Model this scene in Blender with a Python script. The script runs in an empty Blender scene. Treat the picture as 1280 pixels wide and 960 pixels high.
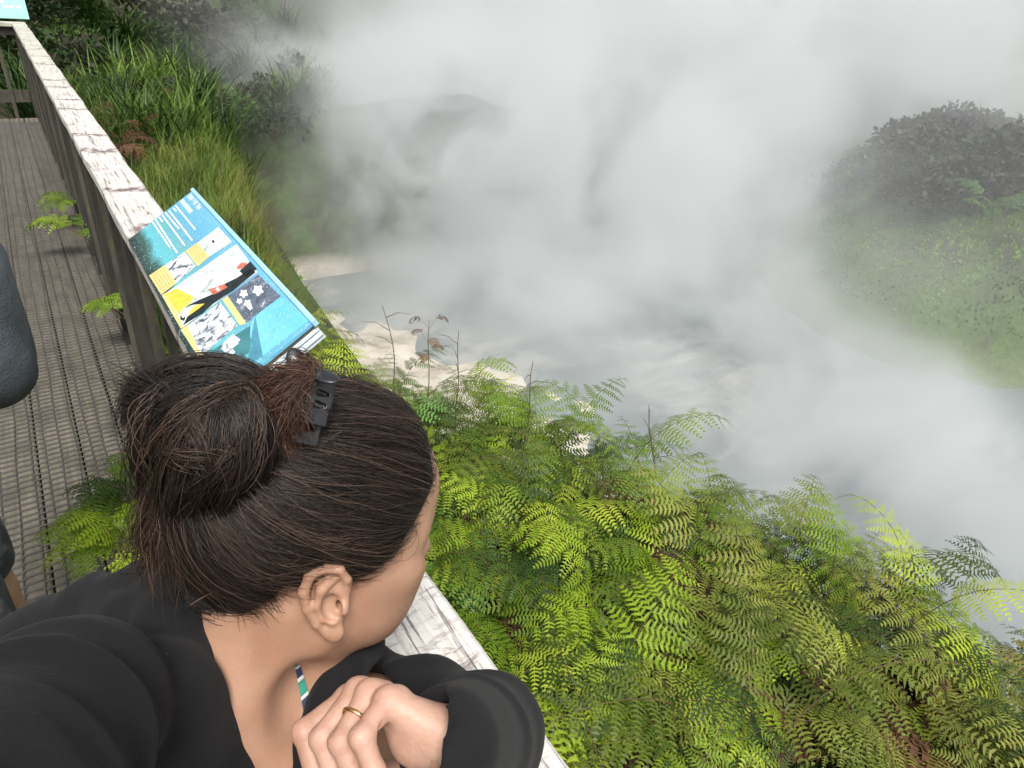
import bpy, math, random
import numpy as np
from mathutils import Matrix, Vector
from mathutils.bvhtree import BVHTree

rng = np.random.default_rng(7)
random.seed(7)
scn = bpy.context.scene
COL = scn.collection
R = math.radians

# ------------------------------------------------------------------ camera frame (from the rail's and posts' vanishing points)
FPX = 850.0
_d = np.array([-673.0, -540.0, FPX]); _d /= np.linalg.norm(_d)
_nx = -120.0; _ny = (FPX * FPX - 673.0 * _nx) / 540.0
_n = np.array([_nx, _ny, FPX]); _n /= np.linalg.norm(_n)
_r = np.cross(_d, _n); _r = _r if _r[0] > 0 else -_r
CM = np.array([_r, _d, -_n])            # camera axes (right, down, forward) -> world
CAM = np.array([0.0, 0.0, 1.7])

def at(px, py, depth):
    """point of the world seen at a photo pixel at a given depth in metres"""
    return CAM + CM @ (np.array([(px - 640) / FPX, (py - 480) / FPX, 1.0]) * depth)

def on_z(px, py, z):
    w = CM @ np.array([(px - 640) / FPX, (py - 480) / FPX, 1.0])
    return CAM + w * ((z - CAM[2]) / w[2])

cam = bpy.data.cameras.new('camera')
camo = bpy.data.objects.new('camera', cam); COL.objects.link(camo)
mw = np.eye(4)
mw[:3, 0] = CM[:, 0]; mw[:3, 1] = -CM[:, 1]; mw[:3, 2] = -CM[:, 2]; mw[:3, 3] = CAM
camo.matrix_world = Matrix(mw.tolist())
cam.sensor_fit = 'HORIZONTAL'; cam.sensor_width = 36.0; cam.lens = FPX / 1280 * 36
cam.clip_start = 0.01; cam.clip_end = 2000
scn.camera = camo

# ------------------------------------------------------------------ helpers
def mesh_from(name, V, faces, mat=None, smooth=False, loose_quads=None):
    me = bpy.data.meshes.new(name)
    V = np.asarray(V, dtype=np.float32)
    if isinstance(faces, np.ndarray):
        n, k = faces.shape
        me.vertices.add(len(V)); me.vertices.foreach_set('co', V.ravel())
        me.loops.add(n * k); me.loops.foreach_set('vertex_index', faces.astype(np.int32).ravel())
        me.polygons.add(n)
        me.polygons.foreach_set('loop_start', np.arange(n, dtype=np.int32) * k)
        me.update(calc_edges=True); me.validate()
    else:
        me.from_pydata(V.tolist(), [], faces)
    if smooth:
        me.polygons.foreach_set('use_smooth', np.ones(len(me.polygons), dtype=bool))
    for m in (mat if isinstance(mat, (list, tuple)) else [mat]):
        if m: me.materials.append(m)
    return me

def link(name, me, parent=None, loc=None):
    o = bpy.data.objects.new(name, me); COL.objects.link(o)
    if parent is not None: o.parent = parent
    if loc is not None: o.location = loc
    return o

def tag(o, label=None, cat=None, group=None, kind=None):
    if label: o['label'] = label
    if cat: o['category'] = cat
    if group: o['group'] = group
    if kind: o['kind'] = kind
    return o

def thing(name, label, cat, loc=(0, 0, 0), rot=(0, 0, 0), group=None):
    o = bpy.data.objects.new(name, None); COL.objects.link(o)
    o.empty_display_size = 0.1
    o.location = loc; o.rotation_euler = rot
    return tag(o, label, cat, group)

class MB:
    """collects boxes, tubes and polygons; build() links ONE mesh"""
    def __init__(s): s.V = []; s.F = []; s.M = []
    def add(s, V, F, mi=0):
        b = len(s.V); s.V += [tuple(v) for v in V]; s.F += [tuple(i + b for i in f) for f in F]; s.M += [mi] * len(F)
    def box(s, lo, hi, mi=0, bev=0.0):
        x0, y0, z0 = lo; x1, y1, z1 = hi
        if bev <= 0:
            s.add([(x0,y0,z0),(x1,y0,z0),(x1,y1,z0),(x0,y1,z0),(x0,y0,z1),(x1,y0,z1),(x1,y1,z1),(x0,y1,z1)],
                  [(0,3,2,1),(4,5,6,7),(0,1,5,4),(1,2,6,5),(2,3,7,6),(3,0,4,7)], mi)
        else:   # upper edges chamfered
            b = bev
            s.add([(x0,y0,z0),(x1,y0,z0),(x1,y1,z0),(x0,y1,z0),(x0,y0,z1-b),(x1,y0,z1-b),(x1,y1,z1-b),(x0,y1,z1-b),
                   (x0+b,y0+b,z1),(x1-b,y0+b,z1),(x1-b,y1-b,z1),(x0+b,y1-b,z1)],
                  [(0,3,2,1),(8,9,10,11),(0,1,5,4),(1,2,6,5),(2,3,7,6),(3,0,4,7),(4,5,9,8),(5,6,10,9),(6,7,11,10),(7,4,8,11)], mi)
    def tube(s, pts, rad, n=5, mi=0, cap=True):
        pts = np.asarray(pts, float); m = len(pts)
        rad = np.broadcast_to(np.asarray(rad, float), (m,))
        t = np.gradient(pts, axis=0); t /= np.linalg.norm(t, axis=1)[:, None] + 1e-9
        up = np.array([0.0, 0, 1]) if abs(t[0][2]) < 0.9 else np.array([1.0, 0, 0])
        V = []
        for i in range(m):
            a = np.cross(t[i], up); a /= np.linalg.norm(a) + 1e-9
            b = np.cross(a, t[i]); up = b
            for k in range(n):
                th = 2 * math.pi * k / n
                V.append(pts[i] + rad[i] * (math.cos(th) * a + math.sin(th) * b))
        F = [(i*n+k, i*n+(k+1) % n, (i+1)*n+(k+1) % n, (i+1)*n+k) for i in range(m-1) for k in range(n)]
        if cap: F += [tuple(range(n))[::-1], tuple((m-1)*n+k for k in range(n))]
        s.add(V, F, mi)
    def build(s, name, mats, parent=None, smooth=False, loc=None):
        me = mesh_from(name, s.V, s.F, mats, smooth)
        if any(s.M): me.polygons.foreach_set('material_index', np.array(s.M, dtype=np.int32))
        return link(name, me, parent, loc)

# ------------------------------------------------------------------ node helpers
class NT:
    def __init__(s, mat): s.m = mat; mat.use_nodes = True; s.t = mat.node_tree; s.t.nodes.clear()
    def n(s, typ, **kw):
        nd = s.t.nodes.new(typ)
        for k, v in kw.items():
            if k.startswith('_'): setattr(nd, k[1:], v)
            else:
                key = int(k[1:]) if k[0] == 'i' and k[1:].isdigit() else k.replace('__', ' ')
                s.put(nd.inputs[key], v)
        return nd
    def put(s, sock, v):
        if isinstance(v, bpy.types.NodeSocket): s.t.links.new(v, sock)
        elif isinstance(v, bpy.types.Node): s.t.links.new(v.outputs[0], sock)
        else:
            if isinstance(v, (tuple, list)) and len(v) == 3 and sock.type == 'RGBA': v = (*v, 1)
            sock.default_value = v
    def math(s, op, a, b=None, clamp=False):
        nd = s.n('ShaderNodeMath', _operation=op, i0=a); nd.use_clamp = clamp
        if b is not None: s.put(nd.inputs[1], b)
        return nd.outputs[0]
    def mix(s, fac, a, b, blend='MIX'):
        nd = s.n('ShaderNodeMix', _data_type='RGBA', _blend_type=blend)
        s.put(nd.inputs[0], fac); s.put(nd.inputs[6], a); s.put(nd.inputs[7], b)
        return nd.outputs[2]
    def ramp(s, fac, stops, interp='LINEAR'):
        nd = s.n('ShaderNodeValToRGB', Fac=fac); cr = nd.color_ramp; cr.interpolation = interp
        while len(cr.elements) < len(stops): cr.elements.new(0.5)
        for e, (p, c) in zip(cr.elements, stops):
            e.position = p; e.color = (*c, 1) if len(c) == 3 else c
        return nd.outputs[0]
    def rng(s, v, a, b, c=0.0, d=1.0, smooth=False):
        nd = s.n('ShaderNodeMapRange', Value=v); nd.interpolation_type = 'SMOOTHSTEP' if smooth else 'LINEAR'
        for k, x in zip((1, 2, 3, 4), (a, b, c, d)): nd.inputs[k].default_value = x
        return nd.outputs[0]
    def coord(s, which='Object', scale=(1, 1, 1), rot=(0, 0, 0), loc=(0, 0, 0)):
        tc = s.n('ShaderNodeTexCoord').outputs[which]
        return s.n('ShaderNodeMapping', Vector=tc, Scale=scale, Rotation=rot, Location=loc).outputs[0]
    def noise(s, vec, scale=5.0, detail=4.0, rough=0.55, dist=0.0):
        return s.n('ShaderNodeTexNoise', Vector=vec, Scale=scale, Detail=detail, Roughness=rough, Distortion=dist).outputs[0]
    def bump(s, h, strength=0.3, dist=0.01, normal=None):
        nd = s.n('ShaderNodeBump', Height=h, Strength=strength, Distance=dist)
        if normal is not None: s.put(nd.inputs['Normal'], normal)
        return nd.outputs[0]
    def bsdf(s, **kw):
        b = s.n('ShaderNodeBsdfPrincipled')
        for k, v in kw.items(): s.put(b.inputs[k.replace('__', ' ')], v)
        return b
    def out(s, surf=None, vol=None):
        o = s.n('ShaderNodeOutputMaterial')
        if surf is not None: s.put(o.inputs['Surface'], surf)
        if vol is not None: s.put(o.inputs['Volume'], vol)

def newmat(name): return NT(bpy.data.materials.new(name))

def simple(name, col, rough=0.7, var=0.25, scale=8.0, bump=0.0, bscale=60.0, metallic=0.0):
    t = newmat(name); v = t.coord()
    n = t.noise(v, scale, 5)
    c = t.ramp(n, [(0.3, tuple(x * (1 - var) for x in col)), (0.7, tuple(min(1, x * (1 + var)) for x in col))])
    kw = dict(Base__Color=c, Roughness=rough, Metallic=metallic)
    if bump: kw['Normal'] = t.bump(t.noise(v, bscale, 4), bump, 0.005)
    t.out(t.bsdf(**kw)); return t.m

def leaf_mat(name, stops, transl=0.3, rough=0.5, spec=0.25, nscale=3.0, rnd=0.6):
    """leaf colour from a ramp over object-random and a world noise; part of the light passes through"""
    t = newmat(name)
    oi = t.n('ShaderNodeObjectInfo').outputs['Random']
    pos = t.n('ShaderNodeNewGeometry').outputs['Position']
    n = t.noise(pos, nscale, 3)
    n2 = t.noise(pos, nscale * 12, 2)
    f = t.math('ADD', t.math('MULTIPLY', oi, rnd), t.math('MULTIPLY', t.rng(n, 0.3, 0.7), 1 - rnd))
    f = t.math('ADD', f, t.math('MULTIPLY', t.math('SUBTRACT', n2, 0.5), 0.45), True)
    c = t.ramp(f, stops)
    b = t.bsdf(Base__Color=c, Roughness=rough)
    b.inputs['Specular IOR Level'].default_value = spec
    tr = t.n('ShaderNodeBsdfTranslucent', Color=t.mix(0.5, c, (0.6, 0.8, 0.1), 'MULTIPLY') if False else c)
    ms = t.n('ShaderNodeMixShader', i0=transl); t.put(ms.inputs[1], b); t.put(ms.inputs[2], tr)
    t.out(ms); return t.m
# ------------------------------------------------------------------ render, light
scn.render.engine = 'CYCLES'
cy = scn.cycles
cy.use_denoising = True
try: cy.denoiser = 'OPENIMAGEDENOISE'
except Exception: pass
cy.max_bounces = 10; cy.diffuse_bounces = 3; cy.glossy_bounces = 3; cy.transmission_bounces = 3; cy.volume_bounces = 5
cy.transparent_max_bounces = 8
cy.volume_step_rate = 1.0; cy.volume_max_steps = 128
cy.use_adaptive_sampling = True; cy.adaptive_threshold = 0.02
scn.view_settings.view_transform = 'Standard'
try: scn.view_settings.look = 'None'
except Exception: pass
scn.view_settings.exposure = 0.72; scn.view_settings.gamma = 1.0
scn.view_settings.use_curve_mapping = False

SUN_EL, SUN_AZ = R(58), R(205)
world = bpy.data.worlds.new('World'); scn.world = world; world.use_nodes = True
wt = world.node_tree; wt.nodes.clear()
sky = wt.nodes.new('ShaderNodeTexSky'); sky.sky_type = 'NISHITA'; sky.sun_disc = False
sky.sun_elevation = SUN_EL; sky.sun_rotation = SUN_AZ; sky.air_density = 1.0; sky.dust_density = 3.0; sky.ozone_density = 0.6
hs = wt.nodes.new('ShaderNodeHueSaturation'); hs.inputs['Saturation'].default_value = 0.16     # overcast: hardly any blue left
bg = wt.nodes.new('ShaderNodeBackground'); bg.inputs['Strength'].default_value = 0.135
wo = wt.nodes.new('ShaderNodeOutputWorld')
wt.links.new(sky.outputs[0], hs.inputs['Color']); wt.links.new(hs.outputs[0], bg.inputs[0]); wt.links.new(bg.outputs[0], wo.inputs[0])
sl = bpy.data.lights.new('sun', 'SUN'); sl.energy = 2.4; sl.angle = R(18); sl.color = (1.0, 0.97, 0.93)
so = bpy.data.objects.new('sun', sl); COL.objects.link(so)
sd = Vector((math.sin(SUN_AZ) * math.cos(SUN_EL), math.cos(SUN_AZ) * math.cos(SUN_EL), math.sin(SUN_EL)))
so.rotation_euler = sd.to_track_quat('Z', 'Y').to_euler(); so.location = (0, 0, 30)

# ------------------------------------------------------------------ wood materials
def wood(name, dark, light, moss=0.0, axis=1, rough=0.75):
    t = newmat(name)
    sc = [22, 22, 22]; sc[axis] = 1.2
    v = t.coord('Object', tuple(sc))
    g = t.noise(v, 2.2, 6, 0.65, 0.4)
    v2 = t.coord('Object', (3, 3, 3))
    blot = t.noise(v2, 2.0, 4)
    c = t.ramp(g, [(0.25, dark), (0.75, light)])
    c = t.mix(t.rng(blot, 0.45, 0.75, 0, 0.7), c, tuple(x * 0.45 for x in dark))
    if moss: c = t.mix(t.rng(t.noise(v2, 5, 5), 0.5, 0.68, 0, moss), c, (0.07, 0.10, 0.02))
    t.out(t.bsdf(Base__Color=c, Roughness=rough, Normal=t.bump(g, 0.6, 0.004))); return t.m

def painted_rail(name):
    """old white paint worn through in cross-scratches and long cracks, warm grey wood and purple-brown wear showing"""
    t = newmat(name)
    tc = t.n('ShaderNodeTexCoord').outputs['Object']
    base = t.noise(t.n('ShaderNodeMapping', Vector=tc, Scale=(60, 4, 60)).outputs[0], 1.0, 6, 0.7)
    c = t.ramp(base, [(0.25, (0.40, 0.36, 0.32)), (0.5, (0.60, 0.57, 0.53)), (0.8, (0.78, 0.77, 0.74))])
    # fine checking across and along
    cr1 = t.noise(t.n('ShaderNodeMapping', Vector=tc, Scale=(7, 30, 9), Rotation=(0, 0, 0.45)).outputs[0], 1.7, 8, 0.78, 1.6)
    m1 = t.rng(cr1, 0.53, 0.62)
    big = t.noise(t.n('ShaderNodeMapping', Vector=tc, Scale=(2.0, 1.6, 2)).outputs[0], 2.2, 3)
    m1 = t.math('MULTIPLY', t.math('MULTIPLY', m1, t.rng(big, 0.38, 0.56)), 0.7)
    c = t.mix(m1, c, (0.15, 0.085, 0.085))
    cr2 = t.noise(t.n('ShaderNodeMapping', Vector=tc, Scale=(60, 2.2, 40)).outputs[0], 1.2, 6, 0.68, 1.8)
    m2 = t.rng(cr2, 0.555, 0.63)
    c = t.mix(t.math('MULTIPLY', m2, 0.85), c, (0.11, 0.085, 0.075))
    # broad cross-bands of wear every half metre or so
    w = t.n('ShaderNodeTexWave', _wave_type='BANDS', _bands_direction='Y', Vector=t.n('ShaderNodeMapping', Vector=tc, Scale=(1, 1, 1), Rotation=(0, 0, 0.35)).outputs[0],
            Scale=0.62, Distortion=9.0, Detail=5.0, Detail__Scale=1.6).outputs[1]
    m3 = t.math('MULTIPLY', t.rng(w, 0.90, 0.98), t.rng(t.noise(tc, 30, 3), 0.35, 0.55))
    c = t.mix(t.math('MULTIPLY', m3, 0.9), c, (0.12, 0.07, 0.075))
    # algae at the far, damp end
    far = t.n('ShaderNodeSeparateXYZ', Vector=tc).outputs[1]
    al = t.math('MULTIPLY', t.rng(far, 4.0, 9.0, 0, 0.75), t.rng(t.noise(tc, 6, 4), 0.3, 0.6))
    c = t.mix(al, c, (0.36, 0.37, 0.27))
    h = t.math('SUBTRACT', t.math('MULTIPLY', base, 0.35), t.math('ADD', m1, m2))
    t.out(t.bsdf(Base__Color=c, Roughness=0.62, Normal=t.bump(h, 0.5, 0.003))); return t.m

M = {}
M['deck'] = wood('weathered decking', (0.068, 0.058, 0.043), (0.195, 0.17, 0.13), moss=0.35)
M['dark_wood'] = wood('damp dark timber', (0.012, 0.010, 0.008), (0.042, 0.035, 0.028), moss=0.15, axis=2)
M['mid_wood'] = wood('damp rail timber', (0.03, 0.025, 0.02), (0.10, 0.085, 0.065), moss=0.5, axis=2)
M['rail'] = painted_rail('worn white painted timber')
M['wire'] = simple('grey netting wire', (0.045, 0.040, 0.036), 0.6, 0.2, 20)

DY0, DY1 = -2.5, 10.5          # deck ends
# boards run along the deck (0.14 wide, 6 mm gaps, one gap at x = -0.094)
mb = MB()
for i in range(-9, 3):
    x0 = -0.091 + 0.146 * i
    ys = [DY0]
    y = DY0 + random.uniform(1.5, 4)
    while y < DY1 - 1: ys.append(y); y += random.choice([3.6, 4.2, 4.8])
    ys.append(DY1)
    for a, b in zip(ys, ys[1:]):
        mb.box((x0, a + 0.002, -0.035 + random.uniform(-0.002, 0)), (x0 + 0.14, b - 0.002, random.uniform(-0.002, 0.001)), 0, 0.005)
tag(mb.build('boardwalk', M['deck']), kind='structure')
mb = MB()
for x in (-1.25, -0.55, 0.2): mb.box((x, DY0, -0.24), (x + 0.09, DY1, -0.038))
tag(mb.build('boardwalk_joists', M['dark_wood']), kind='structure')

# netting stapled over the boards: thin wires 50 x 38 mm, the cross wires staggered and slightly bowed
xs = np.arange(-1.36, 0.29, 0.05)
V = []; Fq = []
def strip(p, q, w, z):
    p = np.asarray(p, float); q = np.asarray(q, float)
    d = q - p; d /= np.linalg.norm(d); s_ = np.array([-d[1], d[0]]) * w / 2
    b = len(V)
    for (a, zz) in ((p + s_, z - 0.002), (p, z + 0.002), (p - s_, z - 0.002), (q + s_, z - 0.002), (q, z + 0.002), (q - s_, z - 0.002)):
        V.append((a[0], a[1], zz))
    Fq.extend([(b, b + 1, b + 4, b + 3), (b + 1, b + 2, b + 5, b + 4)])
for j, x in enumerate(xs):
    yy = np.arange(DY0, DY1, 0.35)
    wob = 0.004 * np.sin(yy * 3.1 + j * 1.7) + 0.003 * np.sin(yy * 7.7 + j)
    for k in range(len(yy) - 1):
        strip((x + wob[k], yy[k]), (x + wob[k + 1], yy[k + 1]), 0.0055, 0.0045)
    if j < len(xs) - 1:
        for y in np.arange(DY0 + (0.012 if j % 2 else 0), DY1 - .3, 0.036):
            sg = 0.003 * math.sin(y * 2.3 + j * 0.9); e = random.uniform(-0.002, 0.002)
            strip((x + 0.003 * math.sin(y * 3.1 + j * 1.7), y + sg), (x + 0.05, y + sg + e + 0.003), 0.0055, 0.0065)
me = mesh_from('wire_netting', np.array(V), np.array(Fq, dtype=np.int32), M['wire'])
tag(link('wire_netting', me), 'grey wire netting laid over the boardwalk planks against slipping', 'netting')

# ------------------------------------------------------------------ the handrail fence along the deck
XL, XR = 0.187, 0.327
YC = 11.15
rail = thing('handrail_fence', 'long wooden handrail fence with worn white cap along the boardwalk', 'fence', (XL, 0, 0))
def cap_mesh(mb, y0, y1, mitre):
    b = 0.006; n = max(2, int((y1 - y0) / 0.06)); V = []; F = []
    prof = [(XL, 0.955), (XL, 1.0 - b), (XL + b, 1.0), (XR - b, 1.0), (XR, 1.0 - b), (XR, 0.955)]
    for i in range(n + 1):
        y = y0 + (y1 - y0) * i / n
        wv = 0.0022 * math.sin(y * 5.3) + 0.0016 * math.sin(y * 13 + 1)
        for (x, z) in prof:
            yy = y
            if i == n and mitre: yy = y1 - (XR - x)
            if i == n - 1 and mitre: yy = min(y, y1 - (XR - x) - 0.01)
            jx = wv if x > XL + 0.05 else 0.8 * 0.002 * math.sin(y * 6.1 + 2)
            V.append((x + jx, yy, z + 0.001 * math.sin(y * 9 + x * 40)))
    k = len(prof)
    for i in range(n):
        for j in range(k):
            F.append((i * k + j, (i + 1) * k + j, (i + 1) * k + (j + 1) % k, i * k + (j + 1) % k))
    F += [tuple(range(k)), tuple(n * k + j for j in range(k))[::-1]]
    mb.add(V, F)
mb = MB(); cap_mesh(mb, -2.5, 2.9, False); o = mb.build('rail_cap', M['rail']); o.parent = rail; o.matrix_parent_inverse = Matrix.Translation((-XL, 0, 0))
mb = MB(); cap_mesh(mb, 2.906, YC, True); o2 = mb.build('rail_cap', M['rail']); o2.parent = rail; o2.matrix_parent_inverse = Matrix.Translation((-XL, 0, 0))
def part(mb, name, mat, root, smooth=False):
    o = mb.build(name, mat, root, smooth); o.matrix_parent_inverse = Matrix.Translation(-root.location)
    return o
mb = MB(); mb.box((0.222, -2.5, 0.80), (0.267, YC - 0.2, 0.90)); part(mb, 'upper_rail', M['dark_wood'], rail)
mb = MB(); mb.box((0.222, -2.5, 0.06), (0.267, YC - 0.2, 0.15)); part(mb, 'lower_rail', M['dark_wood'], rail)
y = -2.2; k = 0
while y < 11:
    mb = MB()
    if k % 4 == 0:
        mb.box((0.27, y, -0.9), (0.36 if False else 0.325, y + 0.09, 0.954)); part(mb, 'post', M['dark_wood'], rail)
    w = 0.05 if k % 2 else 0.09
    mb = MB(); j = random.uniform(-0.006, 0.006)
    mb.box((0.198 + j * .3, y + 0.1 + j, 0.0), (0.221, y + 0.1 + w + j, 0.953)); part(mb, 'baluster', M['mid_wood' if k % 3 == 0 else 'dark_wood'], rail)
    y += 0.36; k += 1
part(MB(), 'x', None, rail) if False else None

crossf = thing('handrail_fence', 'short handrail fence closing the far end of the boardwalk under a green sign', 'fence', (XL - 1.6, YC, 0))
mb = MB(); b = 0.006
V = []
x0 = -1.8
for (x, m) in ((x0, 0), (XR, 1)):
    for (yo, z) in ((0.14, 0.955), (0.14, 1 - b), (0.14 - b, 1.0), (b, 1.0), (0, 1 - b), (0, 0.955)):
        V.append((x - (0.14 - yo) * m - 0.003 * m, YC - 0.14 + yo + 0.001, z))
F = [(j, 6 + j, 6 + (j + 1) % 6, (j + 1) % 6) for j in range(6)] + [tuple(range(6))[::-1], tuple(range(6, 12))]
mb.add(V, F)
part(mb, 'rail_cap', M['rail'], crossf)
mb = MB(); mb.box((x0, YC - 0.10, 0.86), (0.18, YC - 0.06, 0.951)); part(mb, 'upper_rail', M['dark_wood'], crossf)
mb = MB(); mb.box((x0, YC - 0.10, 0.10), (0.18, YC - 0.05, 0.24)); part(mb, 'lower_rail', M['mid_wood'], crossf)
mb = MB(); mb.box((0.185, YC - 0.135, -0.9), (0.30, YC - 0.02, 0.953)); part(mb, 'post', M['dark_wood'], crossf)
for i in range(10):
    mb = MB(); x = 0.03 - i * 0.2
    mb.box((x - 0.06, YC - 0.125, -0.1), (x - 0.02, YC - 0.102, 0.953)); part(mb, 'baluster', M['mid_wood'], crossf)

# ------------------------------------------------------------------ terrain: deck bank, drop to the pool, right mound, far hillsides
POOL = -4.0
_yc = np.array([-6, -2, 0, 1, 2.0, 2.6, 3.3, 5, 7, 10, 14, 18, 22, 30]); _xc = np.array([3.0, 2.6, 2.25, 2.05, 1.72, 1.34, 0.95, 1.08, 1.45, 2.0, 2.7, 3.7, 6.5, 10])
_yd = np.array([-6, 0, 2, 5, 7, 10, 12, 13, 14.5, 16, 18, 19.6, 22, 27, 34, 50]); _xd = np.array([5.6, 5.4, 5.3, 5.6, 7.1, 5.9, 4.5, 3.6, 3.1, 3.3, 4.2, 6.6, 7.0, 10, 20, 40])   # near shoreline
def crest(y): return np.interp(y, _yc, _xc)
def shore(y): return np.interp(y, _yd, _xd)
def wob(x, y, s=1.0):
    return (np.sin(1.9*x*s+0.7*y*s)+np.sin(-1.3*x*s+2.3*y*s+1.1)+0.6*np.sin(3.7*x*s+2.9*y*s+2.0)+0.4*np.sin(-6.1*x*s+5.3*y*s)) / 3
def sst(a, b, x):
    t = np.clip((x - a) / (b - a), 0, 1); return t * t * (3 - 2 * t)
def ground(x, y):
    x = np.asarray(x, float); y = np.asarray(y, float)
    xc = crest(y); xd = np.maximum(shore(y) + 0.45 * wob(x * 0.2, y, 1.3) + 0.2 * wob(x * 0.1, y, 3.1), xc + 0.5)
    top = np.interp(x, [-3, 0.0, 0.45, 1.2, 2.5], [-0.5, -0.5, -0.40, -0.44, -0.5]) + 0.06 * wob(x, y, 2.0)
    t = np.clip((x - xc) / (xd - xc), 0, 1)
    prof = 1 - (0.86 * sst(0, 0.42, t) + 0.14 * t)
    z = (POOL - 0.05) + (top - POOL + 0.05) * prof + 0.12 * wob(x, y, 1.1) * sst(0, .2, t) * sst(1, .85, t)
    z = np.where(t >= 1, POOL - 0.05 - 0.5 * np.clip((x - xd) / 2, 0, 1), z)
    # right mound
    dx, dy = x - 20.1, y - 6.8
    rr = np.sqrt((dx / 7.6) ** 2 + (dy / 5.6) ** 2) + 0.07 * wob(x, y, 0.4) + 0.025 * wob(x, y, 1.7)
    mound = POOL - 0.6 + 3.95 * sst(1.06, 0.35, rr) ** 0.75 + 0.18 * wob(x, y, 0.9) * sst(1.0, .8, rr)
    z = np.maximum(z, mound)
    # right near slope running out of frame
    mound2 = POOL - 0.6 + 4.6 * sst(1.0, 0.2, np.sqrt(((x - 20) / 9) ** 2 + ((y + 2) / 5.5) ** 2))
    z = np.maximum(z, mound2)
    # far hillside
    dist = (y - 27 - 0.12 * (x - 10) ) / 1.0 + 1.3 * wob(x, y, 0.22)
    far = POOL - 0.4 + np.clip(dist, 0, None) * 0.85 + 0.4 * wob(x, y, 0.6) * sst(0, 2, dist)
    far = np.minimum(far, 26 + 0.02 * y)
    z = np.maximum(z, np.where(x > -60, far, z))
    # left bank rising behind the deck
    lf = -0.5 + np.clip(y - 15 - 1.1 * np.clip(x, -50, 50), 0, None) * 0.75 + 0.25 * wob(x, y, 0.6) - 0.02
    lf = np.where(y > 14, np.minimum(lf, 24), -9)
    z = np.maximum(z, lf)
    return z
def grid(name, xs, ys, mat):
    X, Y = np.meshgrid(xs, ys); Z = ground(X, Y)
    n, m = X.shape
    idx = np.arange(n * m).reshape(n, m)
    Fg = np.stack([idx[:-1, :-1], idx[:-1, 1:], idx[1:, 1:], idx[1:, :-1]], -1).reshape(-1, 4)
    return link(name, mesh_from(name, np.stack([X, Y, Z], -1).reshape(-1, 3), Fg, mat, True))

t = newmat('wet earth, moss and pale sinter')
pos = t.n('ShaderNodeNewGeometry').outputs['Position']
nrm = t.n('ShaderNodeNewGeometry').outputs['Normal']
sep = t.n('ShaderNodeSeparateXYZ', Vector=pos)
n1 = t.noise(pos, 1.3, 8, 0.65); n2 = t.noise(pos, 9, 6, 0.7); n3 = t.noise(pos, 0.45, 5, 0.6)
earth = t.ramp(n2, [(0.3, (0.018, 0.014, 0.009)), (0.7, (0.06, 0.045, 0.028))])
moss = t.ramp(n2, [(0.25, (0.022, 0.045, 0.009)), (0.5, (0.06, 0.105, 0.018)), (0.8, (0.12, 0.17, 0.035))])
c = t.mix(t.rng(t.math('ADD', n1, t.math('MULTIPLY', n3, 0.4)), 0.6, 0.78), earth, moss)
litr = t.math('MULTIPLY', t.rng(sep.outputs[1], 7.5, 10.0), t.rng(t.math('ADD', sep.outputs[0], n1), 5.0, 3.4))
c = t.mix(t.math('MULTIPLY', litr, 0.85), c, earth)   # bare soil and leaf litter on the left bank
xfar = t.math('MULTIPLY', t.rng(sep.outputs[0], 8.5, 10, 0, 1), t.rng(t.math('ADD', sep.outputs[2], t.math('MULTIPLY', n1, 1.2)), -1.2, -2.4))   # mossy lower flank of the mound
c = t.mix(t.math('MULTIPLY', xfar, t.rng(n1, 0.28, 0.45)), c, moss)
sint = t.ramp(n1, [(0.3, (0.16, 0.14, 0.11)), (0.5, (0.50, 0.45, 0.37)), (0.8, (0.68, 0.64, 0.57))])
lowz = t.math('ADD', sep.outputs[2], t.math('MULTIPLY', t.math('SUBTRACT', n1, 0.5), 0.9))
lowz = t.math('ADD', lowz, t.rng(sep.outputs[1], 13.5, 16.0, 0, 0.30))
sm = t.math('MULTIPLY', t.rng(lowz, -3.4, -3.7), t.rng(t.math('ADD', sep.outputs[0], t.math('MULTIPLY', n3, 4.0)), 11.5, 9.0, 0.12, 1))
c = t.mix(sm, c, sint)
t.out(t.bsdf(Base__Color=c, Roughness=0.85, Normal=t.bump(n2, 0.8, 0.05)))
M['ground'] = t.m
xs = np.concatenate([np.linspace(-120, -6, 24), np.arange(-5.6, 30, 0.22), np.linspace(30.5, 160, 40)])
ys = np.concatenate([np.linspace(-60, -5.2, 16), np.arange(-5, 34, 0.22), np.linspace(34.5, 170, 60)])
tag(grid('ground', xs, ys, M['ground']), kind='structure')

# pool: milky grey-blue water, pale silt swirls near the shore
t = newmat('milky hot pool water')
pos = t.n('ShaderNodeNewGeometry').outputs['Position']
nw = t.noise(pos, 0.35, 5, 0.6, 1.5); ns = t.noise(t.n('ShaderNodeMapping', Vector=pos, Scale=(1, 1.6, 1), Rotation=(0, 0, 0.5)).outputs[0], 0.7, 9, 0.74, 0.9)
c = t.ramp(nw, [(0.3, (0.13, 0.15, 0.15)), (0.7, (0.20, 0.225, 0.23))])
def near(px, py, r0, r1):
    q = on_z(px, py, POOL)
    dv = t.n('ShaderNodeVectorMath', _operation='DISTANCE', i0=pos, i1=tuple(q)).outputs['Value']
    return t.rng(dv, r0, r1, 1, 0, True)
mk = t.math('MAXIMUM', near(880, 470, 0.6, 4.2), t.math('MAXIMUM', near(620, 450, 0.5, 2.8), t.math('MAXIMUM', near(480, 400, .3, 2.2), near(370, 370, .3, 1.8))))
mk = t.math('MAXIMUM', mk, near(940, 540, 0.3, 2.8))
silt = t.rng(t.math('ADD', t.math('MULTIPLY', ns, 1.0), t.math('MULTIPLY', mk, 0.32)), 0.70, 0.90)
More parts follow.
